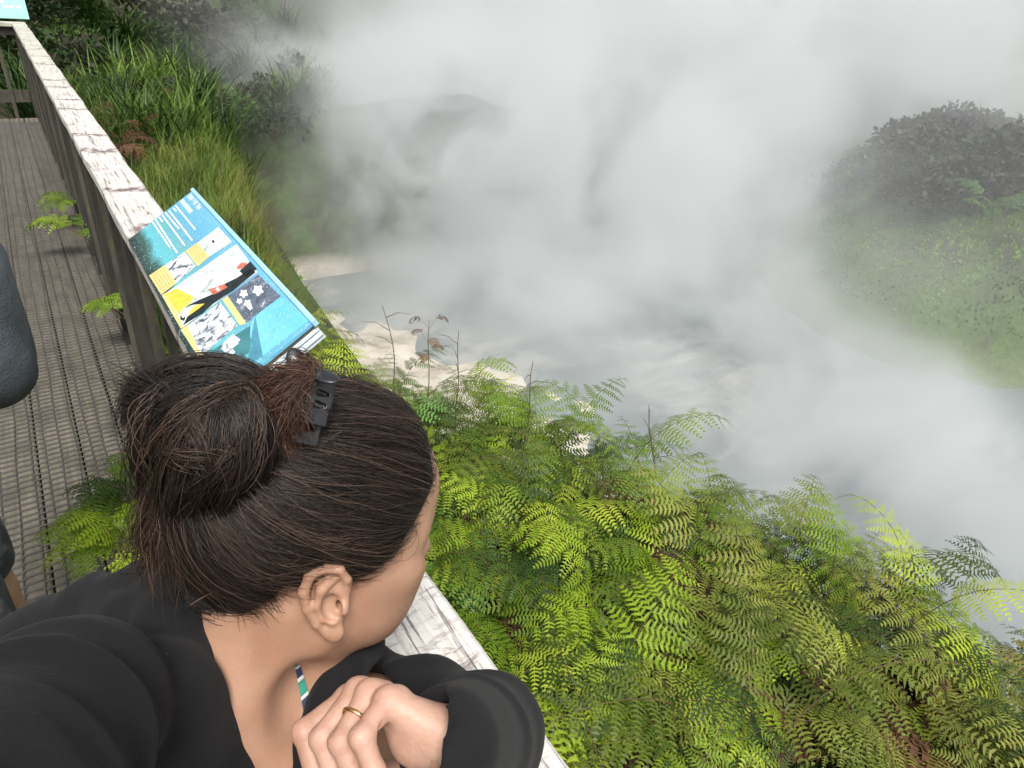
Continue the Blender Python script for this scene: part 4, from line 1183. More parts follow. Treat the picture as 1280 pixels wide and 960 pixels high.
gv, gq = polygonise(hoodie_sdf, lo, hi, 0.0038); gv = relax(gv, gq, 3, .5)
wpart('hoodie', gv, gq, M['hoodie'])

# trousers and shoes under the hoodie
M['trousers'] = simple('dark trousers', (0.02, 0.022, 0.028), 0.9, 0.2, 20)
def legs_sdf(P):
    d = None
    for yy in (0.33, 0.51):
        for a, b, r1, r2 in (((-0.27, yy, 0.88), (-0.22, yy, 0.48), .098, .068), ((-0.22, yy, 0.48), (-0.27, yy, 0.07), .066, .05)):
            e = s_caps(P, w2c(a), w2c(b), r1, r2); d = e if d is None else smin(d, e, 0.02)
    return d
cs = np.array([w2c((x, y_, z)) for x in (-.42, -.08) for y_ in (.18, .66) for z in (-.02, 1.02)])
tv, tq = polygonise(legs_sdf, cs.min(0), cs.max(0), 0.009); wpart('trousers', tv, tq, M['trousers'])
M['shoe'] = simple('dark shoe', (0.03, 0.03, 0.032), 0.6, 0.2, 20)
for yy in (0.33, 0.51):
    f = lambda P: smin(s_caps(P, w2c((-0.29, yy, .045)), w2c((-0.10, yy, .035)), .040, .032), s_caps(P, w2c((-0.27, yy, .05)), w2c((-0.27, yy, .10)), .042, .045), .02)
    cs = np.array([w2c((x, y_, z)) for x in (-.36, -.04) for y_ in (yy - .07, yy + .07) for z in (-.01, .16)])
    tv, tq = polygonise(f, cs.min(0), cs.max(0), 0.006); wpart('shoe', tv, tq, M['shoe'])
# ------------------------------------------------------------------ hair: a thin cap on the skull, then combed strands, the bun and stray hairs
HAIRLINE = np.array([(0.0895, 0.052), (0.0885, 0.028), (0.0715, 0.010), (0.0615, -0.005), (0.0545, -0.0205), (0.043, -0.033), (0.032, -0.041), (0.019, -0.0454), (0.011, -0.034),
                     (0.004, -0.022), (-0.0077, -0.0185), (-0.018, -0.020), (-0.0235, -0.032), (-0.024, -0.056), (-0.040, -0.0715), (-0.054, -0.079), (-0.075, -0.088), (-0.13, -0.092), (-0.13, 0.13), (0.082, 0.13)])
def poly_sd(p, poly):
    a = poly; b = np.roll(poly, -1, 0); d = np.full(len(p), 1e9); ins = np.zeros(len(p), bool)
    for (x0, y0), (x1, y1) in zip(a, b):
        e = np.array([x1 - x0, y1 - y0]); w = p - np.array([x0, y0])
        t_ = np.clip((w @ e) / (e @ e), 0, 1); d = np.minimum(d, np.linalg.norm(w - t_[:, None] * e, axis=1))
        c = ((y0 <= p[:, 1]) != (y1 <= p[:, 1])) & (p[:, 0] < (x1 - x0) * (p[:, 1] - y0) / (y1 - y0 + 1e-12) + x0)
        ins ^= c
    return np.where(ins, -d, d)
def scalp_sdf(P):
    q = to_head(P); d = smin(head_sdf(P), s_caps(P, NECK0, NECK1, 0.056, 0.060), 0.022)
    e = poly_sd(q[:, :2], HAIRLINE)
    th = 0.0075 * sst(0.004, -0.03, e) - 0.0012
    fr = sst(-0.03, 0.01, q[:, 0]); return smax(d - th, e - 0.001 + 0.005 * fr, 0.004)
sv, sq = polygonise(scalp_sdf, HC - 0.135, HC + 0.135, 0.0022); sv = relax(sv, sq, 2, .5)

def hair_mat(name, dark, light, tip):
    t = newmat(name)
    sh = t.n('ShaderNodeAttribute', _attribute_name='shade').outputs['Fac']
    c = t.ramp(sh, [(0.0, dark), (0.65, light), (1.0, tip)])
    b = t.bsdf(Base__Color=c, Roughness=0.42); b.inputs['Specular IOR Level'].default_value = 0.42
    t.out(b); return t.m
M['hair'] = hair_mat('dark brown hair', (0.0040, 0.0030, 0.0026), (0.034, 0.0225, 0.0168), (0.17, 0.105, 0.072))
M['hair_red'] = hair_mat('reddish hair ends', (0.014, 0.0065, 0.004), (0.075, 0.033, 0.018), (0.20, 0.105, 0.062))
M['scalp'] = simple('hair mass', (0.007, 0.0048, 0.0038), 0.75, 0.35, 60, bump=0.6, bscale=300)

hr = np.random.default_rng(99)
ST_V = []; ST_Q = []; ST_S = []; ST_M = []; _b = [0]
def add_strands(P, w, shade, mat=0, tipfade=0.25, root=False):
    """P: n strands x m points x 3 (camera axes) -> three-sided tapering hairs"""
    n, m, _ = P.shape
    T = np.gradient(P, axis=1); T /= np.linalg.norm(T, axis=2)[..., None] + 1e-9
    v = P / np.linalg.norm(P, axis=2)[..., None]
    A = np.cross(T, v); A /= np.linalg.norm(A, axis=2)[..., None] + 1e-9
    B = np.cross(A, T)
    prof = np.minimum(1, np.linspace(1.25, 0, m) / tipfade) * 0.9 + 0.1 if tipfade > 0 else np.ones(m)
    if root: prof = prof * np.minimum(1, 0.25 + np.arange(m) / 3.0)
    rad = (np.broadcast_to(np.asarray(w), (n,))[:, None] * prof[None])[..., None] / 2
    ring = [P + rad * (math.cos(a) * A - math.sin(a) * B) for a in (R(90), R(210), R(330))]
    V = np.stack(ring, 2).reshape(-1, 3)
    s = np.broadcast_to(np.asarray(shade)[:, None, None] if np.ndim(shade) else shade, (n, m, 3)) + np.linspace(0, 0.06, m)[None, :, None]
    base = (np.arange(n) * m * 3)[:, None, None]
    i = np.arange(m - 1)[None, :, None] * 3
    Q = []
    for k in range(3):
        k2 = (k + 1) % 3
        Q.append(np.concatenate([base + i + k, base + i + k2, base + i + 3 + k2, base + i + 3 + k], 2).reshape(-1, 4))
    Q = np.concatenate(Q)
    ST_V.append(V); ST_Q.append(Q + _b[0]); ST_S.append(s.reshape(-1)); ST_M.append(np.full(len(Q), mat, np.int32)); _b[0] += len(V)
def smooth_noise(n, m, amp, modes=3):
    """per-strand wandering: n x m x 3"""
    t_ = np.linspace(0, 1, m); o = np.zeros((n, m, 3))
    for k in range(1, modes + 1):
        o += (hr.normal(size=(n, 1, 3)) / k) * np.sin(math.pi * k * t_ + hr.uniform(0, 6.28, (n, 1)))[..., None]
    return o * amp
def crom(ctrl, m):
    c = np.asarray(ctrl, float); c = np.concatenate([[2 * c[0] - c[1]], c, [2 * c[-1] - c[-2]]])
    k = len(c) - 3; out = []
    for u in np.linspace(0, k - 1e-6, m):
        i = int(u); f = u - i; p0, p1, p2, p3 = c[i:i + 4]
        out.append(0.5 * ((2*p1) + (-p0+p2)*f + (2*p0-5*p1+4*p2-p3)*f*f + (-p0+3*p1-3*p2+p3)*f**3))
    return np.array(out)
def bundle(ctrl, n, r0, r1, m=14, w=0.00055, shade=(0.25, 0.2), frizz=0.0015, mat=0, clumps=8, short=0.0, rmid=None):
    """n hairs following a guide given as (px, py, depth) points, spreading from radius r0 to r1, gathered in clumps"""
    g = crom([cpt(*p) for p in ctrl], m)
    T = np.gradient(g, axis=0); T /= np.linalg.norm(T, axis=1)[:, None]
    A = np.cross(T, [0.0, 0, 1]); A /= np.linalg.norm(A, axis=1)[:, None] + 1e-9; B = np.cross(A, T)
    th = hr.uniform(0, 6.28, n); rr = np.sqrt(hr.random(n))
    if clumps:
        ct = hr.uniform(0, 6.28, clumps); cr = np.sqrt(hr.random(clumps)); ci = hr.integers(0, clumps, n)
        mixw = 0.65
        x = rr * np.cos(th) * (1 - mixw) + cr[ci] * np.cos(ct[ci]) * mixw; y = rr * np.sin(th) * (1 - mixw) + cr[ci] * np.sin(ct[ci]) * mixw
        shc = hr.normal(size=clumps)[ci] * 0.5
    else: x, y, shc = rr * np.cos(th), rr * np.sin(th), np.zeros(n)
    rad = np.interp(np.linspace(0, 1, m), [0, 0.5, 1], [r0, rmid if rmid else (r0 + r1) / 2, r1])
    P = g[None] + rad[None, :, None] * (x[:, None, None] * A[None] + y[:, None, None] * B[None])
    P = P + smooth_noise(n, m, frizz) * np.linspace(0.4, 1.3, m)[None, :, None]
    if short:   # hairs of unequal length
        L = 1 - short * hr.random(n); uu = L[:, None] * np.linspace(0, m - 1, m)[None]
        i = np.minimum(uu.astype(int), m - 2); f = (uu - i)[..., None]
        ix = np.arange(n)[:, None]; P = P[ix, i] * (1 - f) + P[ix, i + 1] * f
    add_strands(P, w * hr.uniform(0.7, 1.2, n), np.clip(shade[0] + shade[1] * (hr.normal(size=n) * .6 + shc), 0, 1), mat)

# combed hair: every root in the hairline region runs back over the skull to the base of the bun
bbvh = BVHTree.FromPolygons([Vector(v) for v in bv], [list(map(int, q)) for q in bq])
sbvh = BVHTree.FromPolygons([Vector(v) for v in sv], [list(map(int, q)) for q in sq])
G0 = np.array([-0.080, 0.056, 0.0])
cent = hp(-0.008, -0.006, 0)
roots = []
rootq = []
while len(rootq) < 13000:
    d = hr.normal(size=3); d /= np.linalg.norm(d)
    if d[2] < -0.25 and hr.random() < 0.75: continue       # fewer on the side that is turned away
    q = d * 0.09
    hit = bbvh.ray_cast(Vector(cent + (d @ HB) * 0.25), Vector(-(d @ HB)))
    if hit[0] is None: continue
    q = to_head(np.array(hit[0])[None])[0]
    e = poly_sd(q[None, :2], HAIRLINE)[0]
    if e > 0.004 or (e > -0.006 and hr.random() < 0.45): continue
    if e < -0.03 and hr.random() < 0.35: continue
    rootq.append(q)
rootq = np.array(rootq); n = len(rootq); m = 14
tt = np.linspace(0, 1, m)
ang = np.arctan2(rootq[:, 1] - G0[1], rootq[:, 2])
gat = G0 + np.stack([0.012 * np.cos(ang * 2), 0.014 * np.sin(ang), 0.017 * np.sign(rootq[:, 2]) * np.minimum(1, np.abs(rootq[:, 2]) / 0.04)], 1)
Pq = rootq[:, None] + (gat - rootq)[:, None] * tt[None, :, None]
# the swing of the combing: hair leaves the temple level, then turns up to the bun
side = np.abs(rootq[:, 2]) / 0.07
lift = -0.016 * side * sst(-0.08, 0.02, rootq[:, 0])
Pq[:, :, 1] += (lift[:, None] * np.sin(math.pi * tt)[None] ** 1.2)
lowf = np.stack([np.sin(rootq[:, 1] * 160 + 3 * np.sin(rootq[:, 0] * 70)), np.sin(rootq[:, 1] * 95 + rootq[:, 0] * 60 + 1), np.sin(rootq[:, 0] * 130 + rootq[:, 2] * 60)], 1)
Pq += (lowf * 0.0034)[:, None] * np.sin(math.pi * tt)[None, :, None]
Pq += smooth_noise(n, m, 0.0021)
clump_h = 0.0026 * np.sin(rootq[:, 1] * 420 + 4 * np.sin(rootq[:, 0] * 90) + rootq[:, 2] * 100)
Pw = np.zeros_like(Pq)
cq = np.array([-0.008, -0.006, 0])
hgt = hr.uniform(0.0002, 0.0034, n) + clump_h
for i in range(n):
    for j in range(m):
        d = Pq[i, j] - cq; d = (d / np.linalg.norm(d)) @ HB
        h = sbvh.ray_cast(Vector(cent + d * 0.25), Vector(-d))
        h2 = bbvh.ray_cast(Vector(cent + d * 0.25), Vector(-d))
        r_ = max(0.25 - h[3] if h[0] is not None else 0.0, 0.25 - h2[3] if h2[0] is not None else 0.05)
        up = min(1.0, j / 2.0 + 0.1); sink = 0.020 * max(0, (j - m + 5) / 4.0) ** 1.5
        Pw[i, j] = cent + d * (r_ + max(-0.0005, hgt[i]) * up - sink)
shd = 0.22 + 0.16 * np.sin(rootq[:, 1] * 420 + 4 * np.sin(rootq[:, 0] * 90) + rootq[:, 2] * 100) + hr.normal(size=n) * 0.14
shd = shd + 0.22 * sst(0.03, 0.09, rootq[:, 0])
add_strands(Pw, hr.uniform(0.00026, 0.00052, n), np.clip(shd, 0, 1), 0, 0.15, True)
# fine loose hairs lifting off the temple and crown
NF = 1300
k = hr.choice(n, NF, replace=False)
Pf = Pw[k].copy(); outd = Pf - cent; outd /= np.linalg.norm(outd, axis=2)[..., None]
Pf += outd * (hr.uniform(0.0005, 0.009, NF)[:, None] * np.sin(math.pi * np.linspace(0.05, 1, m))[None] ** 1.3)[..., None] + smooth_noise(NF, m, 0.0050)
add_strands(Pf, hr.uniform(0.0002, 0.00034, NF), hr.uniform(0.25, 1.0, NF), 0)
# baby hairs along the hairline, at temple and neck
for (u, w, z, du, dw, nn) in ((532, 612, .555, -26, -16, 70), (500, 680, .545, -30, -14, 80), (466, 712, .54, -30, -8, 60), (440, 728, .535, 3, 12, 26), (300, 770, .545, -12, 14, 30), (262, 762, .56, -8, 14, 30), (350, 757, .53, -16, 8, 24)):
    for _ in range(nn):
        a = cpt(u + hr.normal() * 9, w + hr.normal() * 7, z); h = sbvh.find_nearest(Vector(a))
        p0 = np.array(h[0]); nn_ = np.array(h[1])
        p2 = p0 + np.array([du + hr.normal() * 10, dw + hr.normal() * 10, 0]) / FPX * z * hr.uniform(.5, 1.2) + nn_ * hr.uniform(-0.001, 0.003)
        mid_ = (p0 + p2) / 2 + nn_ * hr.uniform(0.0, 0.005) + hr.normal(size=3) * 0.002
        ts = np.linspace(0, 1, 8)[:, None]
        add_strands(((1 - ts) ** 2 * p0 + 2 * ts * (1 - ts) * mid_ + ts ** 2 * p2)[None], 0.00019, np.array([hr.uniform(.3, .8)]), 0)

# the bun
def bun_sdf(P):
    d = s_ell(P, cpt(254, 545, 0.482), (0.037, 0.036, 0.033))
    d = smin(d, s_ell(P, cpt(208, 522, 0.485), (0.024, 0.021, 0.024)), 0.02)
    d = smin(d, s_caps(P, cpt(330, 500, .492), cpt(378, 512, .500), 0.020, 0.012), 0.012)
    d = smin(d, s_caps(P, cpt(216, 610, .500), cpt(212, 700, .545), 0.012, 0.006), 0.015)
    d = smax(d, -s_caps(P, cpt(287, 486, .430), cpt(300, 486, .47), 0.006, 0.004), 0.01)
    return d + 0.0015 * snoise(P, 90, 4)
uv, uq = polygonise(bun_sdf, cpt(250, 560, .49) - 0.13, cpt(250, 560, .49) + 0.13, 0.0024)
mv, mq = merge((sv, sq), (uv, uq))

B = bundle
def BB(pts, n, r0, r1, *a, **k):
    q = [((250 + (u - 250) * .84) if u > 250 else 250 + (u - 250) * .96, 548 + (w - 540) * .88, z) for (u, w, z) in pts]
    if pts[0][0] > 360: q[0] = pts[0]
    if 'rmid' in k: k['rmid'] *= .9
    bundle(q, n, r0, r1, *a, **k)
# loops over the top of the bun, from clip round to the left
BB([(385, 508, .488), (345, 468, .470), (285, 446, .462), (220, 455, .458), (175, 490, .458), (172, 530, .462)], 900, .011, .014, 16, shade=(.34, .22), frizz=0.00319, rmid=.016, clumps=14)
BB([(372, 520, .482), (335, 488, .455), (285, 468, .440), (235, 478, .436), (200, 515, .438), (205, 560, .445)], 900, .010, .016, 16, shade=(.18, .18), frizz=0.00319, rmid=.015, clumps=14)
BB([(290, 484, .434), (326, 502, .436), (338, 550, .442), (322, 602, .458), (280, 634, .486)], 800, .006, .013, 16, shade=(.30, .22), frizz=.0024, rmid=.014, clumps=13)
BB([(284, 486, .430), (304, 520, .425), (304, 570, .429), (282, 616, .446), (256, 642, .486)], 800, .006, .013, 16, shade=(.42, .24), frizz=.0026, rmid=.014, clumps=13)  # from here lighter strand tones paint highlights onto the bun's front
BB([(280, 486, .428), (272, 525, .421), (264, 578, .424), (246, 620, .442), (236, 645, .484)], 800, .006, .013, 16, shade=(.48, .26), frizz=.0030, rmid=.014, clumps=13)
BB([(276, 488, .428), (240, 515, .423), (222, 562, .427), (214, 612, .446), (218, 646, .484)], 800, .006, .014, 16, shade=(.46, .26), frizz=.0036, rmid=.014, clumps=13)
BB([(274, 486, .430), (225, 490, .428), (188, 525, .436), (184, 582, .452), (200, 634, .486)], 600, .006, .014, 16, shade=(.42, .26), frizz=.0040, rmid=.013, clumps=10)
# locks crossing the bun in other directions, toned lighter as painted highlights
for pts in ([(318, 470, .438), (262, 492, .421), (212, 540, .422), (188, 600, .452)], [(336, 520, .438), (300, 560, .424), (250, 600, .430), (214, 630, .458)], [(200, 470, .440), (238, 520, .417), (262, 580, .422), (280, 630, .458)],
            [(300, 462, .440), (330, 500, .432), (322, 560, .430), (268, 606, .434)], [(168, 520, .448), (214, 556, .420), (268, 566, .418), (322, 590, .446)], [(250, 452, .446), (200, 482, .432), (180, 540, .434), (196, 610, .454)]):
    BB(pts, 150, .004, .010, 16, w=.00045, shade=(.62, .22), frizz=.0050, rmid=.009, clumps=6, short=.35)
# dark brushed out tuft at the left
for (u, w) in ((152, 470), (148, 492), (150, 515), (158, 540), (166, 458), (182, 446), (172, 560)):
    BB([(252, 505, .434), (215, 500 + (w - 500) * .3, .434), (180, w + (500 - w) * .25, .446), (u, w, .462)], 260, .006, .014, 12, shade=(.24, .22), frizz=0.00464, clumps=7, short=.4)
# frizzy length hanging from the bun to the collar
for (u, w, z, nn) in ((192, 730, .505, 230), (206, 748, .512, 230), (224, 760, .518, 210), (240, 750, .520, 130), (182, 690, .495, 150)):
    B([(214, 590, .456), (206 + (u - 215) * .4, 640, .470), (u - 2, 690, .486), (u + hr.normal() * 6, w, z)], nn, .013, .012, 16, w=.00045, shade=(.70, .22), frizz=.0070, clumps=9, short=.5)
# wisps breaking out of the bun over the side of the head
B([(265, 640, .468), (320, 640, .462), (350, 655, .468), (372, 680, .478)], 130, .012, .016, 14, w=.0004, shade=(.45, .25), frizz=0.00580, clumps=9, short=.5)
B([(270, 655, .470), (300, 665, .468), (318, 690, .475), (314, 715, .49)], 120, .012, .016, 14, w=.0004, shade=(.4, .25), frizz=0.00580, clumps=9, short=.5)
B([(240, 740, .515), (280, 752, .515), (320, 745, .515), (360, 725, .51)], 260, .012, .014, 14, w=.0005, shade=(.2, .2), frizz=0.00435, clumps=9, short=.4)
for _ in range(170):
    u0, w0 = hr.uniform(160, 330), hr.uniform(450, 640); a = hr.uniform(0, 6.28); l = hr.uniform(20, 60)
    z0 = .425 + .00022 * abs(u0 - 260) + .00020 * max(0, w0 - 540)
    B([(u0, w0, z0), (u0 + l * .5 * math.cos(a), w0 + l * .5 * math.sin(a), z0 - .003), (u0 + l * math.cos(a + .6), w0 + l * math.sin(a + .6), z0 + .004)], 1, 0, 0, 9, w=.0003, shade=(.6, .3), frizz=0.00290, clumps=0)
# one pale stray hair lying over the nape
B([(238, 756, .485), (262, 742, .484), (301, 728, .486)], 2, .0003, .0004, 10, w=.0006, shade=(1.0, .0), frizz=0.00058, clumps=0)
# reddish ends tufted out of the clip
for (u, w, u2, w2) in ((362, 578, 350, 545), (372, 570, 362, 530), (352, 560, 345, 530), (340, 545, 338, 520), (382, 560, 374, 530)):
    B([(384, 472, .452), (366, 488, .446), (u2, w2 - 18, .446), (u2 + 2, w2, .450), (u, w, .456)], 190, .006, .007, 14, w=.0005, shade=(.5, .25), frizz=0.00464, mat=1, clumps=8, short=.55)
for (u, w) in ((325, 478), (332, 494), (340, 466), (350, 505)):
    B([(388, 470, .454), (366, 468, .450), (345, 478 + (w - 480) * .5, .452), (u, w, .458)], 150, .005, .009, 12, w=.0005, shade=(.5, .25), frizz=0.00435, mat=1, clumps=7, short=.5)
B([(385, 474, .452), (392, 462, .455), (372, 455, .462), (345, 465, .465)], 130, .006, .010, 12, w=.0005, shade=(.55, .25), frizz=0.00435, mat=1, clumps=7, short=.4)

nb0 = len(mv)
HVv = np.concatenate([mv] + ST_V); HQ = np.concatenate([mq, np.concatenate(ST_Q) + nb0])
hair = wpart('hair', HVv, HQ, [M['scalp'], M['hair'], M['hair_red']])
hair.data.polygons.foreach_set('material_index', np.concatenate([np.zeros(len(mq), np.int32), np.concatenate(ST_M) + 1]))
at_ = hair.data.attributes.new('shade', 'FLOAT', 'POINT'); at_.data.foreach_set('value', np.concatenate([np.zeros(nb0)] + ST_S).astype(np.float32))

# ------------------------------------------------------------------ black claw clip
M['clip'] = simple('black clip plastic', (0.012, 0.013, 0.015), 0.33, 0.1, 10, bump=0.05, bscale=200)
clip = thing('hair_clip', None, None); clip.parent = woman; clip.matrix_parent_inverse = WINV
def cl_axes(n_, up):
    n_ = np.array(n_, float); n_ /= np.linalg.norm(n_); up = np.array(up, float); up -= n_ * (up @ n_); up /= np.linalg.norm(up)
    return np.array([np.cross(up, n_), up, n_])
def jaw_sdf(P):
    # curved toothed plate seen almost edge on, from the hinge down to the tips
    pts = [cpt(402, 482, .462), cpt(398, 502, .458), cpt(390, 524, .458), cpt(378, 546, .464)]
    B_ = cl_axes(np.array([0.62, -0.10, -0.75]), pts[0] - pts[-1])
    d = None
    for a, b in zip(pts[:-1], pts[1:]):
        q0 = (P - (a + b) / 2) @ B_.T; hl = np.linalg.norm(b - a) / 2 + .003
        s = np.abs(q0) - np.array([0.0088, hl, 0.0013]); e = np.linalg.norm(np.maximum(s, 0), axis=1) + np.minimum(s.max(1), 0) - 0.0006
        d = e if d is None else smin(d, e, 0.002)
    for i in range(4):      # slots between the teeth
        f = (i + 0.75) / 4.5; c = pts[0] + (pts[-1] - pts[0]) * f
        k = min(2, int(f * 3)); g = f * 3 - k; c = pts[k] * (1 - g) + pts[k + 1] * g
        d = smax(d, -s_caps(P, c + B_[0] * 0.0050, c - B_[0] * 0.0015, 0.0016, 0.0024), 0.001)
    return d
v_, q_ = polygonise(jaw_sdf, cpt(390, 515, .46) - .035, cpt(390, 515, .46) + .035, 0.0008)
wpart('jaw', relax(v_, q_, 1, .4), q_, M['clip'], clip)
def jaw2_sdf(P):
    d = s_chain(P, [cpt(388, 478, .470), cpt(358, 500, .462), cpt(336, 508, .462), cpt(326, 514, .468)], [.0026, .0026, .0024, .0018], .002)
    d = smin(d, s_chain(P, [cpt(388, 482, .470), cpt(366, 508, .460), cpt(352, 522, .462)], [.0026, .0024, .0016], .002), .002)
    return d
v_, q_ = polygonise(jaw2_sdf, cpt(358, 500, .465) - .04, cpt(358, 500, .465) + .04, 0.0009); wpart('jaw', v_, q_, M['clip'], clip)
def handle(c, long, nrm, la, lb, hinge):
    B_ = cl_axes(nrm, long)
    def f(P):
        d = s_ell(P, c, (lb, la, 0.0024), B_)
        return smin(d, s_caps(P, c - B_[1] * la * .5, hinge, 0.0035, 0.003), 0.004)
    return f
hg = cpt(393, 474, .464)
for c, lg, nr in ((cpt(371, 453, .462), cpt(368, 440, .462) - cpt(378, 470, .464), (0.35, -0.2, -1)), (cpt(407, 471, .452), cpt(427, 467, .446) - cpt(390, 476, .464), (0.1, -0.85, -0.55))):
    v_, q_ = polygonise(handle(c, lg, nr, 0.0108, 0.0066, hg), c - .03, c + .03, 0.0008); wpart('handle', relax(v_, q_, 1, .4), q_, M['clip'], clip)
mb = MB(); mb.tube([to_world(cpt(380, 478, .467)), to_world(hg), to_world(cpt(404, 470, .460))], [.0022] * 3, 8)
o = mb.build('spring', M['clip'], clip, True)

# patterned swimsuit strap on her chest
t = newmat('patterned strap'); v = t.coord('Object', (1, 1, 1), (0.5, 0.4, 0.2))
w = t.n('ShaderNodeTexWave', _bands_direction='Z', Vector=v, Scale=11.0, Distortion=3.0).outputs[1]
c = t.ramp(w, [(0.0, (0.02, 0.03, 0.08)), (0.28, (0.55, 0.55, 0.53)), (0.62, (0.02, 0.20, 0.13)), (0.8, (0.03, 0.26, 0.18))], 'CONSTANT')
t.out(t.bsdf(Base__Color=c, Roughness=0.7)); M['strap'] = t.m
bb = BVHTree.FromPolygons([Vector(x) for x in bv], [list(map(int, q)) for q in bq])
Vs = []; Qs = []
for i, f in enumerate(np.linspace(0, 1, 14)):
    uu, ww = 372 + 16 * f, 832 + 66 * f
    hw = 3.5 + 3.5 * f
    for sg in (-1, 0, 1):
        d_ = Vector(cpt(uu + sg * hw, ww, 1)).normalized(); h = bb.ray_cast(Vector((0, 0, 0)), d_)
        dist = h[3] if h[0] is not None else 0.8
        Vs.append(np.array(d_) * (dist - 0.0022 - 0.0006 * (sg == 0)))
    if i:
        for k in (0, 1): Qs.append((i*3+k-3, i*3+k-2, i*3+k+1, i*3+k))
wpart('strap', np.array(Vs), np.array(Qs, dtype=np.int32), M['strap'])
# ------------------------------------------------------------------ information panel on the rail
def ray(px, py): return CM @ np.array([(px - 640) / FPX, (py - 480) / FPX, 1.0])
def on_y(px, py, y): w = ray(px, py); return CAM + w * (y / w[1])
TL = on_z(160, 300, 1.014); TR = on_y(241, 238, TL[1])
w_ = ray(392, 402); BR = CAM + w_ * (TR[0] / w_[0]); BR[2] = BR[2]
LEN = TL[1] - BR[1]
eu = np.array([0, -1.0, 0]); ev_ = TR - TL; HGT = np.linalg.norm(ev_); ev_ /= HGT
en = np.cross(ev_, eu); en = en if en[2] > 0 else -en
SM = np.eye(4); SM[:3, 0] = eu; SM[:3, 1] = ev_; SM[:3, 2] = en; SM[:3, 3] = TL
sign = thing('information_sign', 'large blue information sign with photographs, mounted tilted on the handrail', 'sign')
sign.matrix_world = Matrix(SM.tolist())
def uvp(px, py):
    w = ray(px, py); t_ = ((TL - CAM) @ en) / (w @ en); q = CAM + w * t_ - TL; return q @ eu, q @ ev_
def crop2(x, y): return uvp(140 + x / 3.693, 220 + y / 3.693)
def crop4(x, y): return uvp(150 + x / 9.6, 230 + y / 9.6)

def printed(name, stops, scale, contrast=True, rough=0.22, detail=6, dist=0.5, aniso=(1, 1, 1)):
    t = newmat(name); v = t.coord('Object', aniso)
    n = t.noise(v, scale, detail, 0.65, dist); c = t.ramp(n, stops)
    drops = t.n('ShaderNodeTexVoronoi', Vector=t.coord('Object'), Scale=140).outputs['Distance']
    dm = t.math('MULTIPLY', t.rng(drops, 0.34, 0.16), t.rng(t.noise(t.coord('Object'), 22, 2), 0.40, 0.60))
    c = t.mix(t.math('MULTIPLY', dm, 0.35), c, (0.75, 0.85, 0.9))
    t.out(t.bsdf(Base__Color=c, Roughness=rough, Normal=t.bump(dm, 0.6, 0.0015))); return t.m
t = newmat('printed teal'); v = t.coord('Object')
sx = t.n('ShaderNodeSeparateXYZ', Vector=v)
n = t.noise(v, 7, 5, 0.6)
c = t.ramp(t.math('ADD', t.math('DIVIDE', sx.outputs[1], HGT), t.math('MULTIPLY', t.math('SUBTRACT', n, .5), .35)),
           [(0.02, (0.025, 0.05, 0.05)), (0.14, (0.05, 0.12, 0.11)), (0.24, (0.12, 0.47, 0.55)), (0.42, (0.13, 0.40, 0.44)), (0.62, (0.12, 0.36, 0.52)), (1.0, (0.15, 0.42, 0.68))])
drops = t.n('ShaderNodeTexVoronoi', Vector=v, Scale=130).outputs['Distance']
dm = t.math('MULTIPLY', t.rng(drops, 0.34, 0.16), t.rng(t.noise(v, 20, 2), 0.36, 0.56))
c = t.mix(t.math('MULTIPLY', dm, 0.4), c, (0.70, 0.86, 0.95))
t.out(t.bsdf(Base__Color=c, Roughness=0.2, Normal=t.bump(dm, 0.6, 0.0015))); M['print_teal'] = t.m
M['print_photo'] = printed('printed rock photo', [(0.32, (0.02, 0.025, 0.03)), (0.42, (0.16, 0.18, 0.22)), (0.5, (0.62, 0.66, 0.70)), (0.7, (0.85, 0.88, 0.88))], 42)
M['print_dark'] = printed('printed flowers photo', [(0.34, (0.06, 0.08, 0.11)), (0.55, (0.13, 0.16, 0.21)), (0.64, (0.30, 0.34, 0.40)), (0.72, (0.8, 0.84, 0.86))], 38)
M['print_pale'] = printed('printed pale photo', [(0.3, (0.16, 0.24, 0.26)), (0.42, (0.50, 0.58, 0.56)), (0.55, (0.70, 0.74, 0.70)), (0.7, (0.52, 0.62, 0.60))], 26)
M['print_yellow'] = simple('printed yellow box', (0.78, 0.60, 0.24), 0.25, 0.06, 30)
M['print_white'] = simple('printed white', (0.86, 0.88, 0.86), 0.25, 0.03, 30)
M['print_gold'] = simple('printed saffron', (0.75, 0.58, 0.08), 0.25, 0.25, 60)
M['print_black'] = simple('printed black', (0.02, 0.03, 0.035), 0.25, 0.3, 60)
M['print_red'] = simple('printed red brown', (0.55, 0.16, 0.12), 0.25, 0.35, 60)
M['print_cyan'] = printed('printed cyan', [(0.3, (0.12, 0.44, 0.60)), (0.7, (0.20, 0.55, 0.70))], 12)
M['print_deep'] = simple('printed deep teal', (0.05, 0.17, 0.19), 0.25, 0.3, 14)
M['panel_edge'] = simple('panel edge', (0.62, 0.70, 0.74), 0.35, 0.05, 30)
M['panel_ply'] = simple('panel backing', (0.10, 0.085, 0.06), 0.7, 0.2, 30)
mb = MB(); mb.box((0, 0, -0.006), (LEN, HGT, 0.0), 0); mb.build('panel', M['print_teal'], sign)
mb = MB()
for k, zz in enumerate((-0.016, -0.026, -0.036)): mb.box((0.002, 0.002, zz - 0.0055), (LEN + 0.004 * (k % 2), HGT - 0.001, zz + 0.0005), 0)
mb.build('backing_board', M['panel_edge'], sign)
mb = MB()
for zz in (-0.0065, -0.022, -0.032): mb.box((0.012, 0.012, zz - 0.009), (LEN - 0.004, HGT - 0.008, zz - 0.0002 - 0.0005), 0)
mb.build('spacer', M['panel_ply'], sign)
